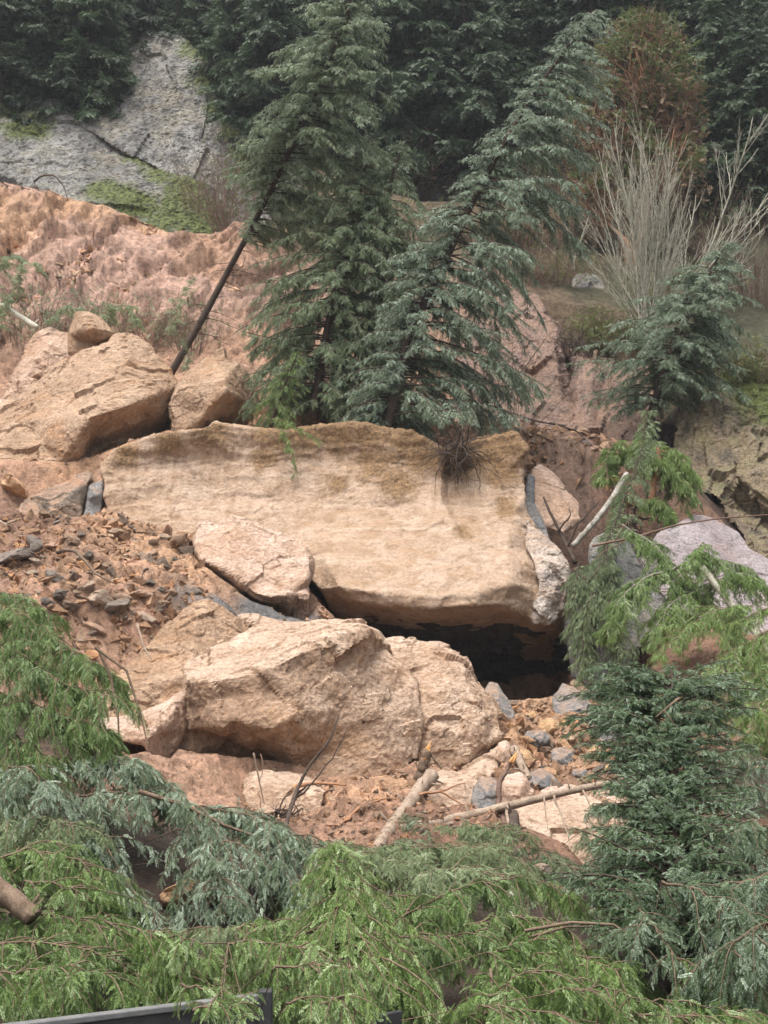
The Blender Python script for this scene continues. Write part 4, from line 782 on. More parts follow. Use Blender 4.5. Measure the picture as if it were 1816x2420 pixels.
boughs('fallen_fir', 'silvery blue-green fir boughs draped over a dark hollow, below the low wedge of tan rock',
 [[(120,1800,17,.5),(250,1790,17.2,.7),(340,1800,17.2,.6),(420,1850,17,.5)],[(180,1880,16.8,.6),(320,1870,16.8,.8),(450,1900,16.6,.8),(560,1930,16.6,.8),(660,1960,16.5,.8),(750,2010,16.4,.6)],[(420,1960,16.4,.8),(520,1980,16.2,.9),(620,2020,16.1,.9),(700,2080,16,.7)],[(200,1950,16.2,.7),(260,2010,16,.7),(310,2100,15.8,.5),(400,2190,15.6,.3)],[(-60,1810,16.6,.8),(50,1800,16.6,.9),(130,1850,16.4,.8),(170,1930,16.2,.5)],[(480,2020,16,.7),(540,2080,15.8,.7),(560,2150,15.7,.3)]],
 L_blue, FR_HI, .30, reach=.8, hang=1.1, droop=.8, r0=.035, seed=22, tone=.5, pale=.6, dens=15,
 twigs=[([(330,1870,16.5),(440,1905,16.4),(530,1950,16.3),(630,1985,16.2)],.03)])
boughs('fallen_hemlock', 'yellow-green fallen hemlock boughs spilling towards the dark steel barrier',
 [[(-60,2040,14.6,.7),(80,2010,14.6,.8),(200,2040,14.4,.8),(270,2120,14.2,.6)],[(90,1990,15,.5),(150,1985,15,.5),(200,2010,14.9,.4)],[(-60,2140,13.8,.8),(100,2140,13.7,.8),(250,2180,13.5,.8),(370,2260,13.4,.6)],[(-60,2240,13,.8),(100,2230,13,.8),(230,2260,12.8,.8),(330,2310,12.7,.6)],[(-60,2330,12.5,.7),(80,2330,12.4,.7),(200,2350,12.3,.6)],[(60,2080,14,.6),(180,2110,13.9,.7),(280,2190,13.8,.6)],[(300,2230,13.4,.5),(420,2230,13.2,.6),(520,2280,13.1,.6)],[(320,2300,12.6,.5),(450,2290,12.5,.6),(560,2320,12.4,.5)]],
 L_light, FR_HI, .27, reach=.7, hang=1.3, droop=.8, r0=.03, seed=23, tone=.6, pale=.4, dens=14, 
 twigs=[([(-30,2110,14.4),(60,2040,14.6),(170,2035,14.6),(240,2080,14.4)],.02),([(-40,2120,14.2),(60,2170,14.1),(120,2190,14)],.10)])
conifer('fallen_hemlock', 'pointed light green hemlock top standing up among the fallen boughs',
 [at(830,2330,12.0), at(815,2200,12.5), at(800,2090,12.9), at(792,1990,13.1)], .05, [(0,1.3),(.4,1.05),(.75,.6),(1,.25)], [(0,1.3),(.4,1.05),(.75,.6),(1,.25)], nl=110, mat=L_light, temps=FR_HANG, droop=.9, hang=1.5, size=.46, step=.10, t0=.05, seed=24, tone=.8, pale=.5, rise=.1, wide=1.15, tip=.4, wood=W_brown)
boughs('fallen_fir', 'bright green arching fir bough hanging over the black gap beside the barrier',
 [[(860,2260,13.6,.4),(940,2200,13.7,.7),(1040,2150,13.8,.7),(1160,2110,13.9,.6),(1250,2110,14,.3)],[(900,2230,13.2,.6),(1000,2210,13.2,.7),(1100,2200,13.3,.6),(1200,2180,13.4,.4)]],
 L_light, FR_HI, .30, reach=.7, hang=1.7, droop=.8, r0=.03, seed=25, tone=.4, pale=.5, dens=16)
boughs('fallen_hemlock', 'light green hemlock boughs drooping across the middle of the dark barrier',
 [[(540,2230,12.2,.5),(660,2215,12.2,.6),(760,2235,12.1,.6),(850,2280,12,.5)],[(430,2330,9.9,.22),(500,2325,9.9,.3),(560,2350,9.8,.22)],[(650,2290,10.2,.4),(740,2290,10.2,.5),(850,2340,10.1,.35)],[(680,2370,9.6,.4),(780,2360,9.6,.5),(880,2410,9.5,.3)],[(560,2190,13.4,.5),(660,2170,13.4,.5),(740,2210,13.2,.4)],[(450,2390,9.3,.25),(520,2380,9.3,.3),(580,2410,9.2,.25)]],
 L_light, FR_HI, .22, reach=.5, hang=1.3, droop=.8, r0=.02, seed=26, tone=.65, pale=.6, dens=17)
boughs('fallen_hemlock', 'tangled light green hemlock boughs heaped over the end of the dark barrier',
 [[(1140,2400,11.6,.6),(1220,2320,11.8,.7),(1300,2310,11.9,.7),(1420,2350,12,.6)],[(1130,2300,12.4,.6),(1200,2260,12.5,.7),(1320,2270,12.5,.7),(1450,2340,12.4,.6)],[(1150,2380,11,.6),(1300,2380,11,.7),(1450,2400,11.1,.6)],[(1100,2400,11.2,.3),(1140,2360,11.4,.4),(1190,2340,11.5,.5)],[(1100,2190,13.6,.5),(1250,2170,13.8,.6),(1380,2220,13.7,.6),(1460,2320,13.4,.4)],[(1500,2400,11.4,.5),(1620,2390,11.6,.5),(1760,2400,11.8,.4)]],
 L_light, FR_HI, .26, reach=.6, hang=1.2, droop=.8, r0=.02, seed=27, tone=.6, pale=.4, dens=15,
 twigs=[([(1240,2200,13.2),(1350,2180,13.2),(1450,2185,13.2),(1520,2230,13.1),(1590,2310,13)],.018),([(1250,2215,13.1),(1340,2190,13.2),(1400,2190,13.2)],.016),([(1160,2290,12),(1165,2350,11.8),(1170,2420,11.6)],.014)])
boughs('fallen_hemlock', 'thin dark green hemlock tangle around the broken stump below the pole',
 [[(1080,1950,19.5,.5),(1150,1960,19.3,.6),(1220,1990,19,.6)],[(960,1980,19.4,.4),(1040,2020,19,.5),(1110,2060,18.6,.6)],[(1240,2000,18.4,.6),(1340,2030,18,.7),(1430,2090,17.6,.7)],[(1180,2080,17.6,.6),(1300,2110,17.2,.7),(1420,2160,16.8,.7)],[(1040,2090,17.6,.4),(1120,2110,17.2,.5)],[(1380,1960,19,.3),(1390,2000,19,.4)]],
 L_mid, FR_HANG, .28, reach=.6, hang=1.3, droop=.8, r0=.02, seed=28, tone=.45, pale=.35, dens=14, wood=W_brown)
boughs('small_fir_bough', 'small green sprig hanging by the log below the soil patch', [[(940,1940,21.2,.3),(980,1925,21.2,.4),(1010,1960,21.1,.3)],[(1180,1910,21.4,.2),(1195,1915,21.3,.3)]], L_mid, FR_HANG, .22, reach=.3, hang=1.5, r0=.012, seed=29, cat='branch', dens=8)
boughs('fallen_hemlock', 'low green fallen hemlock boughs behind the pointed top, below the leaning log',
 [[(760,2060,18,.5),(850,2060,17.8,.7),(960,2080,17.6,.7),(1060,2100,17.4,.6)],[(860,2120,16.4,.7),(980,2110,16.4,.8),(1100,2130,16.3,.7)],[(880,2000,19.4,.35),(960,2030,19,.5),(1030,2050,18.8,.4)],[(640,2140,16,.5),(700,2120,16,.6),(740,2130,15.9,.5)]],
 L_light, FR_HANG, .28, reach=.7, hang=1.2, droop=.7, r0=.02, seed=35, tone=.3, pale=.25, dens=12)
boughs('fallen_hemlock', 'light green hemlock boughs heaped under the silvery-tipped fir, over the roadside dirt',
 [[(1250,2080,15,.6),(1360,2090,15,.7),(1470,2120,14.8,.7)],[(1180,2180,14.2,.6),(1300,2200,14,.8),(1430,2240,13.8,.8),(1520,2300,13.4,.6)],[(1240,2260,12.8,.7),(1360,2250,12.8,.7),(1480,2300,12.6,.6)],[(1540,2360,12,.5),(1640,2350,12,.6),(1740,2370,12,.5)],[(1600,2260,13,.6),(1700,2300,12.8,.6),(1850,2330,12.8,.6)]],
 L_light, FR_HI, .27, reach=.7, hang=1.2, droop=.7, r0=.02, seed=36, tone=.4, pale=.35, dens=12)
boughs('fallen_hemlock', 'shaded green boughs filling the slope behind the yellow-green ones',
 [[(-60,1950,16,.8),(80,1930,16,.8),(180,1960,15.8,.6)],[(-60,1900,16.4,.8),(60,1880,16.4,.7)],[(560,2190,14.6,.6),(470,2200,14.4,.6),(380,2210,14.4,.5)],[(640,2190,14,.6),(720,2180,14,.6),(640,2240,13.6,.6)]],
 L_mid, FR_HI, .27, reach=.7, hang=1.2, droop=.7, r0=.02, seed=37, tone=.4, pale=.3, dens=13)
boughs('fallen_hemlock', 'dusky green hemlock boughs banked against the foot of the leaning log',
 [[(730,2000,18.4,.4),(820,2010,18.2,.5),(900,2040,17.6,.6),(980,2060,17.2,.6)],[(900,1990,18.4,.4),(1000,2000,17.8,.6),(1100,2010,17.4,.7),(1220,2030,17.2,.7)],[(1060,1955,18.6,.4),(1140,1960,18.2,.5),(1230,1975,18,.5)],[(980,2070,16,.7),(1100,2060,15.8,.8),(1240,2080,15.6,.8)]],
 L_mid, FR_HANG, .30, reach=.7, hang=1.0, droop=.5, r0=.02, seed=38, tone=.35, pale=.25, dens=13)
boughs('fallen_hemlock', 'fresh green hemlock boughs spreading behind the top edge of the barrier',
 [[(250,2180,12.6,.6),(400,2200,12.6,.7),(520,2230,12.4,.6)],[(600,2180,13,.6),(720,2160,13,.6),(840,2180,12.8,.5)],[(-40,2290,11.6,.6),(120,2290,11.6,.7),(280,2310,11.4,.6)],[(1150,2250,12.2,.5),(1220,2230,12.2,.6),(1300,2220,12.2,.7)],[(1300,2350,11,.5),(1420,2330,11.2,.6),(1560,2380,11,.5)]],
 L_light, FR_HI, .27, reach=.6, hang=1.4, droop=.8, r0=.02, seed=39, tone=.45, pale=.4, dens=10)
boughs('fallen_hemlock', 'hemlock boughs on the slope past the upright silvery fir', [[(1950,1600,22,.9),(2080,1620,22,1.0),(2250,1650,22,.9)],[(1930,1900,18,.9),(2060,1900,18,1.0),(2250,1930,18,.9)],[(1930,2150,14.5,.8),(2060,2160,14.5,.9),(2200,2200,14.5,.8)],[(1930,1300,30,.9),(2100,1300,30,1.0)]],
 L_mid, FR_HANG, .42, reach=.9, hang=1.2, droop=.6, r0=.03, seed=71, tone=.4, pale=.3, dens=8)
boughs('fallen_hemlock', 'hemlock boughs on the slope past the light green fallen crown', [[(-130,1600,18,.8),(-260,1600,18,.9),(-420,1620,18,.8)],[(-130,1900,15.5,.8),(-260,1900,15.5,.9),(-420,1950,15.5,.8)],[(-120,2200,13,.7),(-260,2200,13,.8)]],
 L_light, FR_HANG, .40, reach=.9, hang=1.2, droop=.6, r0=.03, seed=72, tone=.4, pale=.3, dens=8)
conifer('silvery_fir', 'upright silvery-tipped fir in front of the debris, its broken branch stub showing pale wood',
 [at(1600,2330,13.4), at(1600,2150,14.2), at(1595,1950,15.2), at(1590,1800,16), at(1585,1690,16.5), at(1590,1600,16.8)], .12,
 [(0,1.0),(.2,1.2),(.4,1.0),(.6,.9),(.8,1.15),(.93,1.2),(1,.9)], [(0,1.3),(.3,1.2),(.5,.85),(.75,.9),(.93,1.1),(1,.8)], nl=220, mat=L_deep, temps=FR_HI, droop=.42, hang=.45, size=.36, step=.085, t0=.05, seed=31, tone=.45, pale=.65, subk=1.0, rise=.75, wide=1.05, tip=.5)
boughs('fallen_fir', 'dark green fir boughs sweeping down beside the silvery-tipped upright fir',
 [[(1560,2080,13.4,.6),(1640,2100,13.2,.8),(1740,2160,13,.8),(1850,2240,12.9,.7)],[(1500,2140,13.4,.6),(1560,2200,13,.7),(1620,2290,12.8,.5)],[(1850,2050,13.6,.8),(1760,2080,13.6,.8),(1680,2140,13.4,.7)],[(1850,1950,14.6,.8),(1770,1960,14.6,.8),(1700,2010,14.4,.6)],[(1850,2180,12.6,.8),(1760,2220,12.5,.8),(1680,2290,12.4,.5)],[(1440,1980,15.6,.6),(1480,2060,15.2,.7),(1520,2160,14.8,.6)]],
 L_blue, FR_HI, .30, reach=.75, hang=1.2, droop=.8, r0=.03, seed=32, tone=.3, pale=.3, dens=13)
boughs('fallen_hemlock', 'feathery green hemlock hanging from the fallen pole over the tan boulder',
 [[(1470,1850,20,.5),(1540,1850,19.6,.6),(1640,1860,19.4,.6),(1850,1850,19.4,.8)],[(1380,1930,20.4,.3),(1430,1900,20.4,.4),(1480,1930,20,.5)],[(1460,1960,19,.6),(1440,2020,18.6,.6),(1420,2090,18.2,.5)],[(1850,1780,20,.8),(1760,1800,19.8,.7)]],
 L_blue, FR_HANG, .28, reach=.6, hang=1.7, droop=.8, r0=.02, seed=33, tone=.5, pale=.5, dens=12)

# ---------------------------------------------------------------- forest on the hill
def far_conifer(seed, H, mat, temps, wr):
    nm = 'conifer'; rng = np.random.RandomState(seed)
    return conifer(nm, '', [np.array([0, 0, 0.]), np.array([.1, 0, H*.5]), np.array([0, .1, H])], .28*H/14, [(0,wr),(.15,wr*1.1),(.5,wr*.8),(.85,wr*.3),(1,.2)], [(0,wr),(.15,wr*1.1),(.5,wr*.8),(.85,wr*.3),(1,.2)],
        [(0,wr),(.5,wr*.8),(1,.2)], nl=120, mat=mat, temps=temps, droop=.25, hang=.45, size=1.25, step=.34, t0=.08, seed=seed, tone=.4, pale=.25, subk=.22, cat='tree', rise=.05, full=False, wide=1.15)
protos = [far_conifer(60, 15, L_dark, FR_LOW, 3.2), far_conifer(61, 18, L_dark, FR_LOW, 3.6), far_conifer(62, 13, L_dark, FR_LOW, 3.4), far_conifer(63, 16, L_dark, FR_LOW, 2.9)]
used = [False]*4
def place_copy(protos, used, k, loc, rz, s, label, group):
    src = protos[k]
    if not used[k]: r = src; used[k] = True
    else:
        r = src.copy(); COL.objects.link(r)
        for ch in src.children:
            c = ch.copy(); COL.objects.link(c); c.parent = r
    r.location = loc; r.rotation_euler = (0, 0, rz); r.scale = (s, s, s)
    for c in ('label', 'group'):
        if c in r: del r[c]
    r['label'] = label; r['group'] = group; r['category'] = 'tree'
    return r
rn = random.Random(5)
far = []
for py0, Y0, n_, jit in [(360,60,0,0),(330,62,11,30),(250,66,13,30),(150,72,14,30),(60,79,15,30),(-40,88,16,30)]:
    for i in range(n_):
        px = -120+ (2060/n_)*(i+rn.uniform(.1, .9)); Y = Y0+rn.uniform(-2.5, 2.5)
        if Y0 < 64 and 250 < px < 760: continue
        if Y0 < 70 and 230 < px < 640: continue
        if Y0 < 64 and (px < 230): continue
        if px > 1450 and Y0 > 85 : continue
        if px > 1650 and Y0 > 77: continue
        far.append((px, Y))
for px, Y in far:
    p = at(px, 0, Y); z = gsurf(p[0], Y)-.3
    place_copy(protos, used, rn.randrange(4), (p[0], Y, z), rn.uniform(0, 6.28), rn.uniform(.75, 1.15), 'dark conifer in the dense forest on the hill above the cliffs', 'dark conifers of the hillside forest')
# nearer forest edge over the cliffs, each where it stands
edge = [(0,300,61,.75,'dark fir at the very edge above the low grey cliff'),(100,235,62,.85,'broad dark fir over the low grey cliff'),(205,285,61.5,.8,'dark fir leaning over the gap between the two grey cliffs'),(300,140,66,.75,'dark fir at the shoulder of the tall pale cliff'),(415,88,67,.5,'small dark fir on top of the tall pale cliff'),(560,250,63,.7,'dark fir just past the mossy edge of the tall cliff'),(650,330,61,.8,'dark fir behind the bare leaning trunk tree'),(850,380,64,.9,'dark fir above the grey outcrop'),(1010,300,67,.95,'dark fir behind the grey outcrop'),(1130,330,64,.9,'dark fir between the outcrop and the silvery-topped fir'),(1330,300,62,.9,'dark green fir beside the round-crowned madrone'),(1690,330,63,.95,'green fir behind the russet crown towards the hill edge'),(40,255,62.5,.62,'dark fir overhanging the mossy end of the low grey cliff'),(150,262,62.5,.70,'dark fir rooted above the middle of the low grey cliff'),(255,300,62,.5,'drooping dark fir between the low grey cliff and the tall pale one'),(90,180,66,.8,'tall dark fir behind the first row above the low grey cliff'),(215,170,66.5,.85,'tall dark fir just beside the tall pale cliff'),
        (350,105,69,.55,'dark fir on the crest of the tall pale cliff'),(480,100,68,.55,'dark fir above the mossy edge of the tall pale cliff'),(590,180,66,.7,'dark fir in the hollow beside the mossy edge'),
        (1230,330,61,.65,'dark fir behind the top of the silvery-topped leaning fir'),(1700,480,58,.62,'green fir behind the pale bare tree by the hill edge'),(1800,520,57,.7,'green fir at the hill edge beside the bare tree'),(1580,430,60,.6,'dark fir just behind the russet madrone')]
for px, py, Y, s, lb in edge:
    p = at(px, py, Y); z = gsurf(p[0], Y)-.3
    place_copy(protos, used, rn.randrange(4), (p[0], Y, z), rn.uniform(0, 6.28), s, lb, 'dark conifers of the hillside forest')

# ---------------------------------------------------------------- broad-leaved and bare trees
def bare_tree(name, label, base, stems, mat, seed=0, r0=.06, depth=3, spread=.5, kids=3, cat='bare tree', leaf=None, leaf_size=.3, sprays=None, twig_tone=.5, group=None, wob=.12, twigmat=None):
    rng = np.random.RandomState(seed); root = empty(name, base[0] if isinstance(base, list) else base); tag(root, label, cat, group)
    tb = Tubes(); tw = Tubes(); sp = Sprays(FR_LOW if leaf_size > .4 else FR_MED)
    def grow(p, d, L, r, lv):
        n = max(4, int(L/.35)) if lv < depth else 4
        path = limb_path(p, d, L, 0, n, rng, wob, lift=.12 if lv else .05)
        (tb if lv == 0 or lv < depth-1 else tw).add(path, r, r*.35, 6 if lv == 0 else (4 if lv < depth else 3), cap=False)
        if lv < depth:
            for q in range(int(kids*L/ (1.0 if lv == 0 else .7))+1):
                f = rng.uniform(.22, .98); j = min(int(f*n), n-1); t = norm(path[j+1]-path[j]); s_ = norm(np.cross(t, rng.normal(size=3)))
                grow(path[j], t*(1.0)+s_*spread*rng.uniform(.6, 1.3), L*(1-f*.6)*rng.uniform(.3, .5), r*(.6-.3*f), lv+1)
        elif leaf is not None:
            for q in range(leaf):
                sp.add(path[-1]+rng.normal(size=3)*.12*L, rng.normal(size=3), np.array([0, 0, 1.])+rng.normal(size=3)*.5, leaf_size*rng.uniform(.6, 1.2), np.clip(twig_tone+rng.normal()*.3, 0, 1), rng.random())
    b = np.asarray(root.location)
    for e in stems:
        off = rng.normal(size=3)*np.array([.15, .15, 0]) if len(e) < 4 else np.zeros(3)
        d = e[0]-b; grow(b+off, d, np.linalg.norm(d), r0*(e[1] if len(e) > 1 else 1), 0)
    tb.build('stems', mat, root, root.location); tw.build('twigs', twigmat or mat, root, root.location)
    if sp.P: sp.build('leaves', sprays, root, root.location, rng)
    print('bare', label[:30], tb.n, tw.n, len(sp.P), flush=True)
    return root
W_bark = wood_mat('lichened_grey_bark', (.24,.23,.17), (.44,.42,.34))
bt = at(1530, 800, 44.6)
bare_tree('bare_maple', 'pale many-stemmed bare maple fanning up from the mossy bank', bt,
 [(at(x, y, 45+rn.uniform(-1.5, 1.5)), w) for x, y, w in [(1370,560,.7),(1400,430,.9),(1440,320,1.1),(1470,400,1),(1500,300,1.2),(1530,330,1.2),(1560,360,1),(1600,380,1.1),(1640,440,.9),(1680,520,.8),(1720,560,.7),(1490,500,.8),(1575,480,.8),(1350,480,.6),(1450,600,.6),(1420,330,.7),(1460,290,.8),(1545,300,.9),(1580,320,.8),(1620,360,.7),(1660,430,.7),(1385,500,.6),(1510,420,.8),(1335,560,.5),(1700,600,.5)]], W_bark, seed=41, r0=.028, depth=3, spread=.36, kids=2.4, wob=.07)
bare_tree('bare_alder', 'thin bare pale tree near the hill edge, beyond the many-stemmed maple', at(1600, 760, 48.5),
 [(at(x, y, 49), w) for x, y, w in [(1700,300,1.2),(1760,380,1),(1690,480,.8),(1810,430,.9),(1790,560,.7)]], W_bark, seed=42, r0=.045, depth=3, spread=.5, kids=2)
bare_tree('bare_sapling', 'two slim lichened saplings beside the small grey outcrop', at(1355, 640, 50.5), [(at(1340,520,50.5), 1), (at(1385,500,50.5), 1), (at(1300,560,50.4), .6)], W_bark, seed=43, r0=.035, depth=2, spread=.6, kids=2)
W_rust = wood_mat('rusty_twig_bark', (.19,.11,.075), (.30,.18,.12))
def madrone():
    rng = np.random.RandomState(44); base = at(1480, 690, 53); root = empty('madrone', base); tag(root, 'round-crowned madrone with russet inner twigs and olive leaf tips', 'tree'); tb = Tubes(); sp = Sprays(FR_LOW); sl = Sprays(FR_LOW); tw = Tubes()
    ells = [(at(1515,190,54), np.array([2.6,1.8,2.2])), (at(1430,310,53.5), np.array([1.9,1.5,2.3])), (at(1585,270,54), np.array([1.6,1.5,2.2])), (at(1560,410,53), np.array([2.1,1.5,1.9])), (at(1420,480,53), np.array([1.5,1.2,1.8])), (at(1520,100,54.5), np.array([1.9,1.2,1.3]))]
    for c, r in ells:
        tb.add(np.array([base, (base+c)/2+rng.normal(size=3)*.4, c+np.array([0, 0, -r[2]*.3])]), .16, .06, 6, cap=False)
        hub = c-np.array([0, 0, r[2]*.5])
        for i in range(34):
            v = norm(rng.normal(size=3)+np.array([0, -.3, .6])); e = c+v*r*rng.uniform(.75, 1.0); mid = (hub+e)/2+rng.normal(size=3)*.25
            pts = [hub, mid*.6+hub*.4+rng.normal(size=3)*.08, mid, (mid+e)/2+rng.normal(size=3)*.1, e]; tb.add(pts, .045, .012, 4, cap=False)
            for q in range(9):
                o = (pts[2], pts[3], pts[4])[rng.randint(3)]; tw.add(limb_path(o, v+rng.normal(size=3)*.8, rng.uniform(.4, .9), .1, 4, rng, .4), .011, .003, 3, cap=False)
        for i in range(int(420*r[0]*r[2])):
            v = norm(rng.normal(size=3)); q = rng.uniform(.35, 1)**.5; p = c+v*r*q*rng.uniform(.85, 1.05)
            if pnoise(p[None]*1.1)[0] < -.12: continue
            top = v[2]*.6+q*.8-v[1]*.15+rng.normal()*.22
            (sl if top > .80 else sp).add(p, rng.normal(size=3)+np.array([0, 0, .3]), rng.normal(size=3)+np.array([0, 0, 1.]), rng.uniform(.22, .42), rng.random(), rng.random())
    tb.build('stems', W_red, root, base); tw.build('twigs', W_rust, root, base); sp.build('russet_twigs', L_russet, root, base, rng); sl.build('leaves', L_olive, root, base, rng)
madrone()
# russet twiggy growth
def shrub(name, label, base, h, w, mat, n=40, seed=0, leaf=None, leafn=0, group=None, cat='shrub', r=.012, lean=(0, 0)):
    rng = np.random.RandomState(seed); root = empty(name, base); tag(root, label, cat, group); tb = Tubes(); sp = Sprays(FR_MED)
    for i in range(n):
        a = rng.uniform(0, 6.28); q = rng.uniform(0, 1)**.5
        p = base+np.array([math.cos(a)*w*.35*q, math.sin(a)*w*.25*q, -.1]); d = np.array([math.cos(a)*q*w/h*.7+lean[0], math.sin(a)*q*.5+lean[1], 1.])
        L = h*rng.uniform(.5, 1.1); path = limb_path(p, d, L, 0.05, 6, rng, .22); tb.add(path, r*rng.uniform(.6, 1.3), r*.3, 3, cap=False)
        for k in range(5):
            j = rng.randint(1, 6); p2 = limb_path(path[j], norm(path[j]-path[j-1])+rng.normal(size=3)*.6, L*.3, 0, 3, rng, .3); tb.add(p2, r*.5, r*.2, 3, cap=False)
            for m in range(leafn): sp.add(p2[-1]+rng.normal(size=3)*.04, rng.normal(size=3)+np.array([0, 0, -.2]), np.array([0, 0, 1.])+rng.normal(size=3)*.4, rng.uniform(.12, .3), rng.random(), rng.random())
    tb.build('stems', mat, root, base)
    if sp.P: sp.build('leaves', leaf, root, base, rng)
    return root
SH = [(1150,560,52,2.2,2.6,W_twig,110,L_olive,1,'tangled brown brush on the bank just behind the silvery-topped fir'),(1260,560,52.5,2.0,2.4,W_twig,100,L_russet,1,'rusty tangled brush between the slim saplings and the tall firs'),(1320,720,46.8,1.2,2.0,W_dark,90,None,0,'dark trailing brush hanging over the crack of the pink scarp'),(1480,790,45,1.1,2.2,W_twig,90,L_olive,2,'olive undergrowth below the many-stemmed maple'),(1700,870,43,1.4,2.2,W_twig,100,L_olive,2,'dense brush beside the bushy blue-green fir'),(850,560,51.5,2.4,3,W_twig,110,L_olive,2,'dark brush on the bank seen between the two leaning firs'),(1590,1290,35,1.2,2.2,W_twig,80,None,0,'bare twiggy tangle across the mauve slab'),(1430,1260,34.5,1.4,1.8,W_twig,70,None,0,'bare twiggy tangle beside the grey streaked boulder'),
      (500,440,56,3.6,2.4,W_twig,90,None,0,'brown leafless thicket climbing beside the mossy cliff foot'),(540,540,53,2.4,1.8,W_twig,70,L_olive,1,'brown thicket with a few olive leaves behind the bare leaning trunk'),(560,380,58,2.6,1.6,W_twig,60,L_olive,2,'yellowish shrub at the edge of the tall pale cliff'),
      (330,760,43.5,2.0,2.4,W_twig,60,L_mid,1,'thin twiggy shrub in front of the pink scar, behind the huge boulder'),(220,720,44,1.6,1.4,W_twig,40,L_mid,2,'small leafy shrub above the perched rock'),(460,760,42.6,1.8,1.4,W_twig,40,L_mid,1,'twiggy shrub around the foot of the bare leaning trunk'),
      (60,720,43,2.4,1.8,W_twig,50,L_mid,2,'leafy thicket beside the pale fallen trunk'),(1230,690,48,1.8,2.2,W_twig,80,None,0,'reddish brown brush on the lip of the pink scarp'),(1310,660,48.5,1.6,2.2,W_twig,80,L_olive,1,'olive brush on the bank under the saplings'),(1430,740,45.8,1.3,2.0,W_twig,70,L_olive,2,'mossy brush hanging over the scarp edge'),
      (1650,560,54,3.2,3.0,W_twig,110,L_olive,1,'brown leafless thicket behind the many-stemmed maple'),(1780,700,50,3.4,2.6,W_twig,110,None,0,'tall brown thicket at the hill edge'),(1380,560,54,2.6,2.4,W_twig,90,L_olive,1,'pale brown brush below the russet madrone'),(1590,700,48,2.0,2.4,W_twig,90,L_olive,1,'low brush around the foot of the many-stemmed maple'),
      (1200,880,41,2.6,2.2,W_dark,26,None,0,'spindly dark saplings in front of the pink scarp'),(1330,480,58,3,3,W_twig,90,L_olive,2,'brush in the shade beneath the madrone'),(950,430,59,2.4,3.2,W_twig,90,L_russet,1,'rusty brush below the grey outcrop behind the firs'),(1760,900,42.6,1.5,1.8,W_twig,60,L_olive,3,'mossy tuft on top of the layered ochre cliff')]
for k, (px, py, Y, h, w, m_, n_, lf, ln, lb) in enumerate(SH):
    shrub('shrub', lb, grd(px, py, Y), h, w, m_, n_, 80+k, lf, ln)

# ---------------------------------------------------------------- trunks, poles, roots, sticks
def stick(name, label, pts, r, mat, cat='branch', kids=(), k=7, seed=0, group=None, bend=True, r1=.4, broken=None):
    rng = np.random.RandomState(seed); P3 = np.array([above(*p[:3], .03) for p in pts]); n = len(P3); tt = np.linspace(0, n-1, n*5)
    P3 = np.stack([np.interp(tt, np.arange(n), P3[:, c]) for c in range(3)], 1)
    for _ in range(2): P3[1:-1] = (P3[:-2]+2*P3[1:-1]+P3[2:])/4
    P3[1:-1] += rng.normal(size=P3[1:-1].shape)*r*.06
    c0 = P3.mean(0); root = empty(name, P3[0]); tag(root, label, cat, group)
    tb = Tubes(); tb.add(P3, r, r*r1, k)
    if r > .06:
        for q in range(9):      # knots and snapped branch stubs
            j = rng.randint(1, len(P3)-1); v_ = norm(np.cross(P3[j]-P3[j-1], rng.normal(size=3))); tb.add([P3[j], P3[j]+v_*r*rng.uniform(1.2, 2.4)], r*.22, r*.10, 5)
    tb.build('stem' if cat != 'root' else 'root_stem', mat, root, P3[0])
    if kids:
        for pk, rr in kids:
            K = np.array([above(*p[:3], .02) for p in pk]); tk = np.linspace(0, len(K)-1, len(K)*3); K = np.stack([np.interp(tk, np.arange(len(K)), K[:, c]) for c in range(3)], 1)
            K[1:-1] = (K[:-2]+2*K[1:-1]+K[2:])/4; K[1:-1] += rng.normal(size=K[1:-1].shape)*rr*.5; t2 = Tubes(); t2.add(K, rr, rr*.35, 5); t2.build('side_branch', mat, root, P3[0])
    if broken is not None:      # splintered pale end
        t3 = Tubes(); e = P3[broken]; d = norm(P3[broken]-P3[broken-1 if broken < 0 else broken+1])
        for q in range(6):
            o_ = rng.normal(size=3)*r*.28; t3.add([e+o_-d*r*1.2, e+o_*.9+d*r*rng.uniform(.1, .5), e+o_*.9+d*r*rng.uniform(.4, 1.8)], r*.40, r*.03, 4)
        t3.build('splintered_end', W_raw, root, P3[0])
    return root
stick('fallen_pole', 'long slim brown pole lying level over the rubble, its thin end behind the silvery fir', [(950,1962,20.8),(1010,1950,20.8),(1100,1930,20.8),(1200,1905,20.7),(1320,1875,20.6),(1440,1850,20.5),(1570,1838,20.3)], .085, W_grey, cat='fallen log', kids=[([(1018,1940,20.7),(1000,1990,20.4),(978,2010,20.2),(980,2060,19.8)],.022),([(1096,1932,20.7),(1075,1990,20.3),(1062,2030,20)],.02),([(1310,1880,20.5),(1325,1920,20.3),(1345,1985,19.8)],.02),([(1285,1880,20.5),(1295,1960,20)],.014),([(1200,1905,20.6),(1205,1980,20.2),(1215,2020,19.9)],.028),([(1378,1868,20.4),(1400,1920,20)],.016)], r1=.5)
stick('fallen_pole', 'bare pole tip sticking out past the silvery fir', [(1735,1818,20),(1780,1815,20),(1900,1808,20)], .05, W_grey, cat='fallen log', kids=[([(1760,1816,20),(1762,1850,19.9)],.01),([(1775,1816,20),(1785,1850,19.9)],.01)])
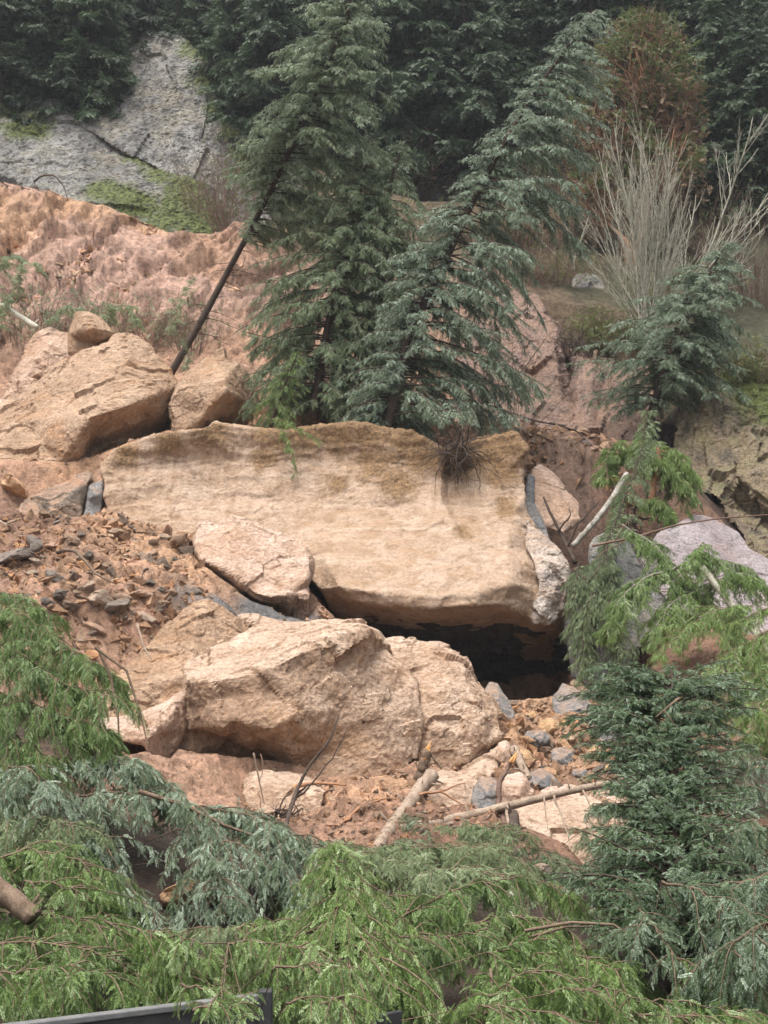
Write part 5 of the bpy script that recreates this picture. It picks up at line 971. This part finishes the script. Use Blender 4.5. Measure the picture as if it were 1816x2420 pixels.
stick('broken_log', 'thick barkless pinkish log leaning from the rubble down to the hanging boughs', [(1022,1830,22.6),(990,1870,22.2),(950,1925,21.6),(905,1985,20.9),(865,2045,20.2)], .125, W_grey, cat='log', r1=.65, kids=[([(960,1910,21.6),(930,1960,21.2),(910,1975,20.9)],.05)], seed=2)
stick('snapped_trunk', 'snapped trunk with bright orange splintered top standing by the second front boulder', [(990,1850,22.9),(1000,1815,22.9),(1012,1775,22.9)], .10, W_brown, cat='stump', r1=.8, broken=-1, kids=[([(1020,1785,22.9),(1045,1818,22.8)],.03)], seed=3)
stick('snapped_trunk', 'split dark orange stump stuck upright against the fallen pole', [(1210,2000,20.6),(1195,1950,20.8),(1178,1900,20.9),(1180,1850,21),(1200,1815,21.1),(1215,1790,21.1)], .065, W_twig, cat='stump', r1=.35, broken=-1, seed=4)
stick('snapped_trunk', 'stout dark broken stump below the split orange one', [(1222,2040,20.2),(1215,1980,20.4),(1212,1925,20.6)], .11, W_dark, cat='stump', r1=.8, seed=5)
stick('snag', 'leaning dead snag with a hooked top inside the drooping hemlock', [(1540,1190,34.8),(1545,1140,34.8),(1560,1100,34.8),(1555,1060,34.8),(1545,1045,34.8)], .09, W_red, cat='dead tree', r1=.35, seed=6)
stick('birch_trunk', 'white birch trunk slanting down behind the slender dark hemlock', [(1482,1120,34.2),(1440,1190,33.8),(1400,1240,33.3),(1355,1290,33)], .075, wood_mat('white_birch_bark', (.15,.13,.10), (.36,.34,.30), 2.5), cat='fallen log', r1=.9, seed=7)
stick('birch_trunk', 'pale grey trunk sloping out of the gully behind the huge boulder', [(-40,700,41.8),(20,732,41.2),(90,775,40.8)], .12, W_pale, cat='fallen log', r1=.7, seed=8)
stick('fallen_log', 'pale slim trunk sloping down to the edge among the yellow-green hemlock', [(1660,1340,28.9),(1720,1420,28.7),(1780,1490,28.5),(1860,1590,28.2)], .07, W_pale, cat='fallen log', r1=.8, seed=9)
stick('fallen_log', 'stub of a brown trunk poking into view among yellow-green boughs', [(-60,2070,13.6),(20,2120,13.5),(80,2170,13.4)], .12, W_brown, cat='fallen log', r1=.8, seed=10)
stick('fallen_log', 'grey bent trunk piece in the gap behind the bright arching bough', [(1200,2110,15.4),(1218,2170,15.2),(1240,2230,15),(1255,2280,14.8)], .07, W_pale, cat='fallen log', r1=.8, seed=11)
stick('weathered_log', 'grey weathered log standing among stones next to the second front boulder', [(1215,1770,25),(1230,1800,24.7),(1250,1840,24.2)], .09, W_grey, cat='log', r1=.7, seed=12)
stick('dead_branch', 'long thin bare branch crossing in front of the mauve slab', [(1400,1290,30.6),(1500,1270,30.4),(1600,1240,30.2),(1700,1225,30),(1900,1210,30)], .03, W_twig, kids=[([(1450,1280,30.5),(1480,1240,30.4),(1500,1215,30.4)],.015),([(1500,1270,30.4),(1430,1300,30.3),(1400,1330,30.2)],.015)], seed=13)
stick('dead_branch', 'curved dark branch rising in front of the largest front boulder', [(672,1965,20.8),(700,1870,20.9),(730,1810,21),(780,1750,21.2),(800,1695,21.4)], .032, W_dark, kids=[([(690,1900,20.9),(740,1850,20.9),(790,1785,21),(820,1720,21)],.018),([(700,1880,20.9),(735,1850,21),(775,1855,21)],.02)], seed=14)
stick('dead_branch', 'pair of thin upright twigs beside the root ball', [(600,1780,21.6),(612,1840,21.4),(625,1900,21.2)], .018, W_brown, kids=[([(616,1782,21.6),(622,1820,21.5),(612,1850,21.4)],.012)], seed=15)
stick('dead_branch', 'orange broken branch lying on soil right of the root ball'.replace('right of', 'past'), [(700,1858,22.4),(740,1850,22.4),(820,1855,22.3)], .04, W_red, broken=0, seed=16)
stick('root', 'pinkish snaking root on the debris above the tan stones', [(150,1300,28.4),(180,1302,28.3),(205,1330,28),(225,1355,27.8),(262,1375,27.5)], .045, W_brown, cat='root', seed=17)
stick('root', 'thin pale root lying beneath the cracked grey block', [(10,1240,30.6),(50,1225,31),(100,1225,31),(150,1232,30.8)], .03, W_grey, cat='root', seed=18)
stick('root', 'pale root running down the soil from the cracked grey block', [(0,1232,30.5),(40,1255,30),(85,1275,29.4),(100,1285,29)], .03, W_grey, cat='root', seed=19)
stick('root', 'dark looping root torn out of the bank under the low grey cliff', [(85,440,51.5),(95,465,51.2),(120,480,51),(170,485,50.9),(190,475,50.9)], .07, W_dark, cat='root', kids=[([(80,430,51.6),(110,410,51.5),(145,425,51.4),(160,470,51)],.05)], seed=20)
stick('dead_branch', 'dark bare branch lying on the slope of mauve rubble behind the slab', [(1270,1010,39.5),(1320,1045,39),(1370,1080,38.4)], .045, W_dark, kids=[([(1300,1000,39.4),(1360,1015,39.2),(1420,1075,38.4)],.04)], seed=21)
stick('dead_branch', 'second dark stick on the mauve rubble nearer the scarp', [(1230,985,40.4),(1290,1000,40),(1340,1005,39.6)], .035, W_dark, seed=22)
stick('dead_branch', 'dark forked branches in the cleft behind the end of the slab', [(1360,1330,33.5),(1330,1270,34),(1300,1210,34.2),(1285,1175,34.4)], .06, W_dark, kids=[([(1320,1255,34),(1350,1220,33.8),(1345,1200,33.8)],.03),([(1340,1300,33.8),(1365,1240,33.6),(1420,1180,33.4)],.035)], seed=23)
stick('dead_branch', 'thin leaning stick against the tall triangular boulder', [(325,1475,26.4),(340,1530,26),(360,1560,25.8)], .025, W_grey, seed=24)
stick('dead_branch', 'tangle of reddish twigs on the soil below the log end', [(860,1900,21.6),(820,1935,21.4),(790,1985,21.2)], .03, W_red, kids=[([(850,1905,21.6),(900,1890,21.7),(960,1885,21.8)],.02),([(830,1930,21.4),(800,1950,21.4),(760,1950,21.5)],.02),([(980,1880,21.9),(1040,1870,22),(1100,1850,22)],.025),([(1040,1870,22),(1090,1900,21.9),(1130,1905,21.8)],.018)], seed=25)
stick('scarp_root', 'long vertical roots dangling down the pink scarp', [(1408,830,44.3),(1400,900,43.8),(1395,960,43.2),(1385,1000,42.7)], .07, W_brown, cat='root', kids=[([(1445,850,43.6),(1440,920,43.0),(1445,1010,42.4)],.06),([(1330,800,45.4),(1350,860,44.8)],.05)], seed=26)
stick('dead_branch', 'thin black sapling stems leaning over the mauve rubble beside the firs', [(1150,1000,38.5),(1190,930,38.6),(1240,870,38.8),(1290,800,39)], .025, W_dark, kids=[([(1170,960,38.5),(1160,900,38.6),(1175,820,38.8)],.015),([(1200,920,38.6),(1215,850,38.8),(1210,790,39)],.015)], seed=27)
stick('dead_branch', 'grey broken stub of a branch with pale end on the silvery fir', [(1605,1650,15.6),(1580,1670,15.4),(1550,1695,15.2)], .015, W_brown, kids=[([(1570,1680,15.3),(1600,1720,15.2)],.01)], broken=0, seed=28)
# upturned root ball and root fan
def root_fan(name, label, c, r, n, seed, mat, down=.2, cat='root ball'):
    rng = np.random.RandomState(seed); root = empty(name, c); tag(root, label, cat); tb = Tubes()
    for i in range(n):
        d = rng.normal(size=3)*np.array([1, .6, .8])+np.array([0, -.3, -down]); tb.add(limb_path(c+rng.normal(size=3)*r*.15, d, r*rng.uniform(.4, 1.3), 1.2, 10, rng, .7), .013*rng.uniform(.4, 1.6), .003, 4, cap=False)
    tb.build('roots', mat, root, c); return root
root_fan('root_ball', 'small dark upturned root ball at the foot of the curved bare branch', at(668,1945,21.2), .55, 90, 1, W_dark)
root_fan('root_fan', 'fan of dark thin roots spread over the rim of the slab below the silvery-topped fir', at(1085,1062,34.3), 1.5, 110, 2, W_dark, .25, 'roots')
root_fan('root_ball', 'dark torn root mass inside the drooping hemlock', at(1490,1230,34.6), .8, 70, 3, W_dark)
root_fan('root_fan', 'torn roots hanging from the mossy lip of the pink scarp', at(1360,800,44.6), 1.3, 90, 4, W_dark, .9, 'roots')
root_fan('root_fan', 'brown root tangle on the debris under the slab end blocks', at(60,1330,28.6), 1.1, 70, 5, W_red, .3, 'roots')

# ---------------------------------------------------------------- dark barrier at the roadside
def box_bm(V, F_, p0, p1, h0, h1, th):
    """beam from p0 to p1 (x,y), from height h0 to h1, th thick"""
    p0, p1 = np.array(p0, float), np.array(p1, float); d = norm(p1-p0); nrm = np.array([-d[1], d[0]])*th/2; b = len(V)
    for z in (h0, h1):
        for q in (p0-nrm, p1-nrm, p1+nrm, p0+nrm): V.append((q[0], q[1], z))
    F_ += [(b, b+3, b+2, b+1), (b+4, b+5, b+6, b+7), (b, b+1, b+5, b+4), (b+1, b+2, b+6, b+5), (b+2, b+3, b+7, b+6), (b+3, b, b+4, b+7)]
def boxes(name, lst, mat, parent, bev=.01):
    V, F_ = [], []
    for l in lst: box_bm(V, F_, *l)
    me = bpy.data.meshes.new(name); me.from_pydata(V, [], F_); o = link(name, me, mat, parent)
    m = o.modifiers.new('b', 'BEVEL'); m.width = bev; m.segments = 2; return o
m_steel, nt_, b_ = nodemat('dark_painted_steel'); tc_ = nt_.nodes.new('ShaderNodeTexCoord'); n_ = noise_n(nt_, tc_.outputs['Object'], 3, 8, .7)
nt_.links.new(ramp(nt_, n_, [(.35, (.020, .020, .022)), (.65, (.045, .045, .047))]), b_.inputs['Base Color']); b_.inputs['Roughness'].default_value = .5
m_rim, nt_, b_ = nodemat('worn_grey_steel'); tc_ = nt_.nodes.new('ShaderNodeTexCoord'); n_ = noise_n(nt_, tc_.outputs['Object'], 8, 8, .7)
nt_.links.new(ramp(nt_, n_, [(.35, (.10, .10, .10)), (.65, (.17, .17, .165))]), b_.inputs['Base Color']); b_.inputs['Roughness'].default_value = .55
m_tag, nt_, b_ = nodemat('white_tag'); b_.inputs['Base Color'].default_value = (.7, .7, .7, 1)
A0 = at(-150, 2447, 9.62); A1 = at(430, 2366, 10.55); A2 = at(610, 2340, 10.9); A3 = at(960, 2288, 11.7); A4 = at(2000, 2200, 13.2)
bar = empty('steel_barrier', (A0[0], A0[1], 0)); tag(bar, 'dark steel barrier with a worn grey top edge, half buried under fallen boughs', 'barrier')
off = np.array([A0[0], A0[1]])
zt = 1.10
boxes('panel', [((A0-0)[:2]-off, A2[:2]-off, .06, zt-.05, .05)], m_steel, bar)
boxes('top_edge', [(A0[:2]-off, A2[:2]-off, zt-.048, zt, .09)], m_rim, bar)
boxes('panel', [(A2[:2]-off+np.array([.12, .0]), A3[:2]-off-np.array([.04, 0]), .02, zt-.28, .04)], m_steel, bar)  # dark panel also stands in for the black shaded gap under the bough
for q in (A2+np.array([.06, 0, 0]),): boxes('post', [(q[:2]-off-np.array([.05, 0]), q[:2]-off+np.array([.05, 0]), .0, zt+.03, .12)], m_steel, bar)
p_ = at(634, 2376, 10.85); boxes('tag_plate', [(p_[:2]-off-np.array([.018, 0]), p_[:2]-off+np.array([.018, 0]), p_[2]-.06, p_[2]+.03, .01)], m_tag, bar, .002)

# ---------------------------------------------------------------- loose stones
def proto_stone(seed):
    rng = np.random.RandomState(seed); bm_pts = rng.normal(size=(15, 3)); bm_pts = norm(bm_pts)*rng.uniform(.75, 1.0, (15, 1))*np.array([1, .8, rng.uniform(.4, .75)])
    import bmesh
    bm = bmesh.new(); [bm.verts.new(p) for p in bm_pts]; r_ = bmesh.ops.convex_hull(bm, input=bm.verts); 
    for v in [v for v in bm.verts if not v.link_faces]: bm.verts.remove(v)
    bmesh.ops.bevel(bm, geom=list(bm.edges), offset=.04, segments=1, affect='EDGES'); bmesh.ops.triangulate(bm, faces=bm.faces)
    bmesh.ops.subdivide_edges(bm, edges=bm.edges, cuts=3, use_grid_fill=True)
    me = bpy.data.meshes.new('stone'); bm.to_mesh(me); bm.free(); n = len(me.vertices); co = np.empty(n*3, np.float32); me.vertices.foreach_get('co', co); co = co.reshape(-1, 3).astype(float)
    a_, g_ = cells(co*2.2+seed, seed); co = co+norm(co)*(a_*.10+.05*fbm(co*3+seed, 3))[:, None]
    me.vertices.foreach_set('co', co.astype(np.float32).ravel()); me.materials.append(M_stone); me.update(); return me
M_stone = rock_mat('loose_stone', base=(.40,.30,.22), light=(.52,.42,.33), stain=(.38,.25,.15), dark=(.2,.14,.1), objcol=True, sc_=2.5, soil=((.42, .28, .19), .8))
SM = [proto_stone(s) for s in range(12)]
def stone(px, py, Y, r, tint, label, group, name='stone', sink=.25):
    p = grd(px, py, Y); o = bpy.data.objects.new(name, SM[rn.randrange(12)]); COL.objects.link(o); o.location = (p[0], p[1], p[2]+r*(.45-sink))
    o.rotation_euler = (rn.uniform(-.5, .5), rn.uniform(-.5, .5), rn.uniform(0, 6.28)); s = r; o.scale = (s*rn.uniform(.8, 1.3), s*rn.uniform(.8, 1.2), s*rn.uniform(.6, 1.1)); o.color = (*tint, 1)
    o['label'] = label; o['category'] = 'stone'
    if group: o['group'] = group
    return o
TT = [(1, 1, 1), (1.15, 1.05, .95), (.9, .8, .72), (.52, .56, .62), (.42, .46, .5), (1.1, .95, .9), (1.15, .92, .7), (.8, .7, .62)]
named = [(80,1312,.36,3,'slate-blue stone on the brown debris under the cracked blocks'),(120,1300,.30,5,'flat pink stone beside the snaking root'),(175,1285,.30,7,'thin plate of stone tilted above the snaking root'),(190,1333,.15,0,'pale stone tucked under the curve of the snaking root'),(30,1340,.4,3,'large blue-grey slab half buried at the edge of the debris'),
 (240,1440,.42,0,'long tan block sloping beside the pale grey one in the debris'),(275,1445,.38,3,'pale grey and white block with a dark gap above it'),(330,1430,.30,5,'mauve-pink rounded plate in the debris'),(345,1465,.26,0,'tan block close above the triangular boulder'),(375,1462,.15,4,'small dark blue stone at the edge of the tan block'),(300,1475,.2,4,'dark grey chip under the pale grey block'),
 (405,1420,.2,7,'brown bread-shaped stone near the grey clay'),(400,1408,.14,0,'pale stone on top of the bread-shaped one'),(385,1400,.18,4,'dark flat stone beside the bread-shaped one'),(130,1370,.30,3,'dark cube of rock with a pale cap below the flat pink stone'),(140,1430,.26,4,'shiny black-blue stone among boughs and debris'),(165,1465,.26,3,'light blue-grey plate beside the shiny black-blue stone'),
 (225,1495,.28,5,'pinkish plate with a shaded side above the boughs'),(420,1290,.35,7,'dark-faced brown block against the pale leaning block'),(360,1290,.2,0,'upright tan stone near the dark-faced block'),(870,1825,.15,5,'pale pinkish stone under the largest front boulder'),(945,1820,.2,0,'tan stone wedged between the two front boulders'),(700,1880,.12,5,'white-pink chip on the soil past the root ball'),(30,1180,.45,6,'orange-tan block at the top of the brown debris'),
 (450,2150,.45,6,'brown rock seen through the dark gap under the silvery boughs'),(700,2090,.3,5,'pinkish stone glimpsed under the silvery boughs'),(920,2090,.16,0,'rounded tan stone beside the log foot'),(1270,2075,.22,0,'tan stone behind the hemlock tangle')]
for px, py, r, t, lb in named:
    Y = ground_at_pixel(px, py) or 20
    stone(px, py, Y, r, TT[t], lb, None, sink=.2)
zones = [ # polygon-ish boxes in the view: px0,px1,py0,py1,count,size range,palette,label,group
 (0,470,1230,1560,130,.06,.24,[0,0,1,2,7,5,3,4],'loose tan or grey stone on the debris slope below the cracked blocks','stones on the debris slope'),
 (1130,1480,1680,1850,75,.05,.22,[6,6,1,3,4,4,0,2],'ochre or slate-blue stone in the rubble below the dark hollow','stones in the ochre rubble'),
 (640,1130,1820,2000,50,.04,.12,[0,5,1,7],'small pale stone on the soil at the foot of the front boulders','stones at the foot of the front boulders'),
 (1190,1420,990,1120,45,.08,.32,[5,5,2,3,7],'mauve-grey stone in the rubble at the foot of the pink scarp','stones below the pink scarp')]
for x0, x1, y0, y1, n_, s0, s1, pal, lb, gp in zones:
    for i in range(n_):
        px, py = rn.uniform(x0, x1), rn.uniform(y0, y1); Y = ground_at_pixel(px, py)
        if Y is None: continue
        stone(px, py, Y, s0+(s1-s0)*rn.random()**2.2, TT[rn.choice(pal)], lb, gp, sink=.15)
# gravel and clods nobody could count
def clods(name, boxes_, mat, seed, smin, smax):
    rng = np.random.RandomState(seed); Vs, Fs, n = [], [], 0; r3 = random.Random(seed)
    bv = np.array([[1,0,0],[-1,0,0],[0,1,0],[0,-1,0],[0,0,1],[0,0,-1]], float); bf = np.array([[0,2,4],[2,1,4],[1,3,4],[3,0,4],[2,0,5],[1,2,5],[3,1,5],[0,3,5]])
    cols = []
    for x0, x1, y0, y1, c_ in boxes_:
        for i in range(c_):
            px, py = r3.uniform(x0, x1), r3.uniform(y0, y1)
            Y = CGY(px, py)
            if Y is None: continue
            p = at(px, py, Y); s = smin+(smax-smin)*r3.random()**3*(Y/28)
            M = np.linalg.qr(rng.normal(size=(3, 3)))[0]*np.array([s, s*rng.uniform(.5, .9), s*rng.uniform(.4, .8)])[:, None]
            Vs.append((bv*rng.uniform(.7, 1.2, (6, 1)))@M+p); Fs.append(bf+n); n += 6; t = rng.uniform(.75, 1.25); cols.append(np.repeat([np.array(TT[rng.choice([0,1,2,5,6,7,7,2,3])])*np.array([.36,.25,.17])*t], 6, 0))
    me = mesh_np(name, np.concatenate(Vs), np.concatenate(Fs), {'tone': ('FLOAT_COLOR', np.concatenate(cols))}, smooth=False)
    o = link(name, me, mat); tag(o, name.replace('_', ' ')+' strewn over the bare slide', 'loose soil', kind='stuff'); return o
_cg = {}
def CGY(px, py):
    k = (round(px/6), round(py/5))
    if k not in _cg: _cg[k] = ground_at_pixel(k[0]*6, k[1]*5)
    return _cg[k]
clods('broken_rock_chips', [(0,480,1215,1560,900),(1130,1500,1660,1870,500),(1180,1500,970,1150,900),(230,1230,965,1015,900)], M_soil, 8, .06, .30)
clods('soil_clods', [(0,640,400,820,2200),(1120,1500,940,1200,1100)], M_soil, 5, .03, .22)
clods('gravel', [(0,500,1215,1600,12000),(1130,1500,1660,1880,5000),(560,1180,1800,2010,3000),(0,640,420,800,3500),(1150,1500,960,1130,1800),(0,700,1000,1120,2000),(640,850,1330,1480,900)], M_soil, 3, .02, .13)
# ---------------------------------------------------------------- thin damp air
def haze():
    V = [(x, y, z) for x in (-150, 150) for y in (-70, 240) for z in (-8, 140)]
    Fc = [(0, 1, 3, 2), (4, 6, 7, 5), (0, 4, 5, 1), (2, 3, 7, 6), (0, 2, 6, 4), (1, 5, 7, 3)]
    me = bpy.data.meshes.new('haze'); me.from_pydata(V, [], Fc); m = bpy.data.materials.new('haze_air'); m.use_nodes = True; nt = m.node_tree; nt.nodes.clear()
    o_ = nt.nodes.new('ShaderNodeOutputMaterial'); v = nt.nodes.new('ShaderNodeVolumePrincipled'); v.inputs['Color'].default_value = (.86, .90, .95, 1); v.inputs['Density'].default_value = .00045; v.inputs['Anisotropy'].default_value = .2
    nt.links.new(v.outputs[0], o_.inputs['Volume']); h = link('haze', me, m); tag(h, 'thin damp air over the slope', None, kind='stuff')
haze()
